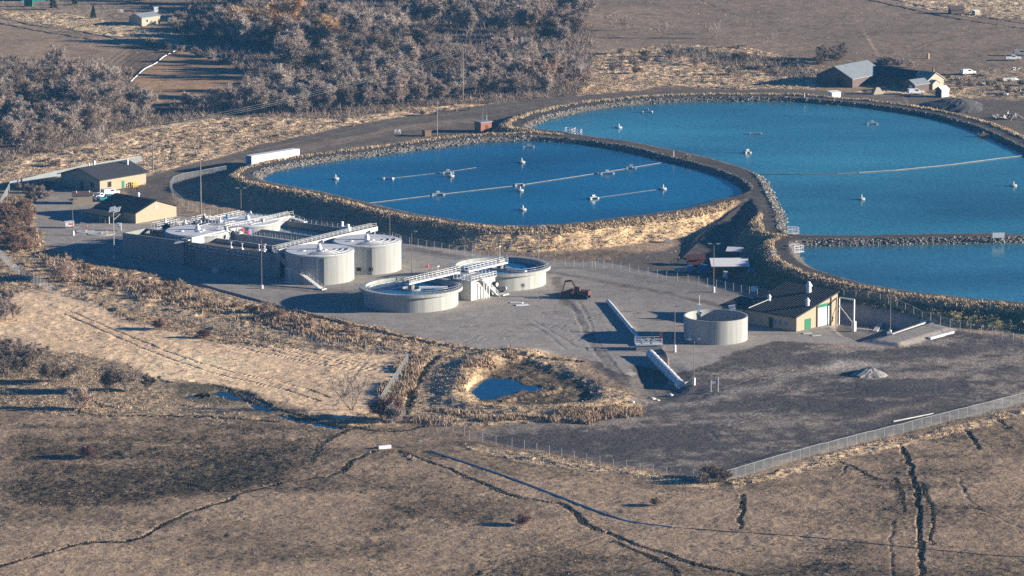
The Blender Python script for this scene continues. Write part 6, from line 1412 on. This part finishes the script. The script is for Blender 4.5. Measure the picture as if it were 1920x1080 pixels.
shrubs([(60,300),(260,250),(440,225),(760,208),(1000,190),(900,205),(600,245),(400,290),(300,320),(140,310)], 40, 'in the dry grass behind the dirt road', (.9, 2.2), [('mauve', .4), ('pink', .45), ('dark', .15)], 18, 5)
shrubs([(1120,100),(1300,92),(1500,110),(1540,140),(1460,150),(1250,145),(1130,135)], 34, 'in the rough ground behind the far pond', (1.2, 3.0), [('mauve', .4), ('dark', .4), ('pink', .2)], 12, 3)
shrubs([(1770,150),(1800,135),(1920,160),(1920,185),(1860,180),(1780,165)], 16, 'among the scrap right of the farm', (1.0, 2.5), [('mauve', .5), ('dark', .5)], 10, 3)
shrubs([(1640,112),(1700,120),(1720,130),(1650,122)], 6, 'behind the dark roofed barn wing', (2.0, 4.0), [('mauve', 1)], 8, 2)
shrubs([(325,30),(430,15),(440,75),(360,72),(320,55)], 24, 'right of the white cabin', (2.5, 4.5), [('pink', .5), ('mauve', .5)], 12, 4)
shrubs([(250,75),(330,90),(440,120),(455,140),(380,110),(300,95)], 14, 'on the bank below the white cabin', (1.5, 3), [('dark', .5), ('mauve', .5)], 10, 3)
# evergreens, upper left corner
def conifer(label, px, py, H, seed):
    rng = np.random.RandomState(seed); tw = Twigs()
    for i in range(900):
        f = rng.rand()**.8; r = (1-f)*H*.30+.15; a = rng.rand()*6.28; p = np.array([0, 0, H*(.12+.86*f)]); q = p+np.array([math.cos(a)*r*rng.uniform(.6, 1.1), math.sin(a)*r*rng.uniform(.6, 1.1), -.15*r+rng.randn()*.15]); m = p+(q-p)*rng.uniform(.25, .6)
        tw.tri(m, q, .16, rng)
    t = thing('evergreen_tree', label, 'tree', on(px, py), 0, 'evergreens by the upper left farm')
    obj('trunk', MB().cyl((0,0,-.2), (0,0,H*.9), H*.03, .03, 6), 'bark', t); obj('crown', MB().add([tuple(v) for v in tw.v], [(3*i, 3*i+1, 3*i+2) for i in range(tw.n)]), 'needle', t)
conifer('green conifer beside the teal house in the upper left corner', 100, 18, 6.5, 1); conifer('small dark conifer left of the white cabin', 175, 35, 5.0, 2); conifer('dark conifer behind the white cabin at the top edge', 285, 2, 9, 3); conifer('dark conifer at the top edge left of the white cabin', 140, 10, 4.5, 4); conifer('dark conifer right of the cabin pole at the top edge', 262, 4, 8, 5); conifer('dark conifer at the top edge between the two cabins', 215, 2, 7, 6)
HAZE = .000055
# low brushwood of the thicket floor
fr_ = (zone == 6)*(n3 > .40)
tufts('brushwood', fr_*1.0, 26000, (.8, 2.6), (.035, .08), lambda p: np.array([.30,.235,.195])*(.6+.9*n2[p])[:, None], 4, .6)
print('objects', len(bpy.data.objects))

# ================================================================== AIR
hz = bpy.data.materials.new('thin air haze'); hz.use_nodes = True; hn = hz.node_tree.nodes; hl = hz.node_tree.links
hn.remove(hn['Principled BSDF']); pv = hn.new('ShaderNodeVolumePrincipled')
pv.inputs['Color'].default_value = (.16, .55, 1.0, 1); pv.inputs['Density'].default_value = HAZE; pv.inputs['Anisotropy'].default_value = 0.0
hl.new(pv.outputs[0], hn['Material Output'].inputs['Volume'])
tag(obj('haze', MB().box(-7100, 7100, -2100, 7100, -4.5, 212), hz), kind='stuff')
SC.cycles.volume_bounces = 0
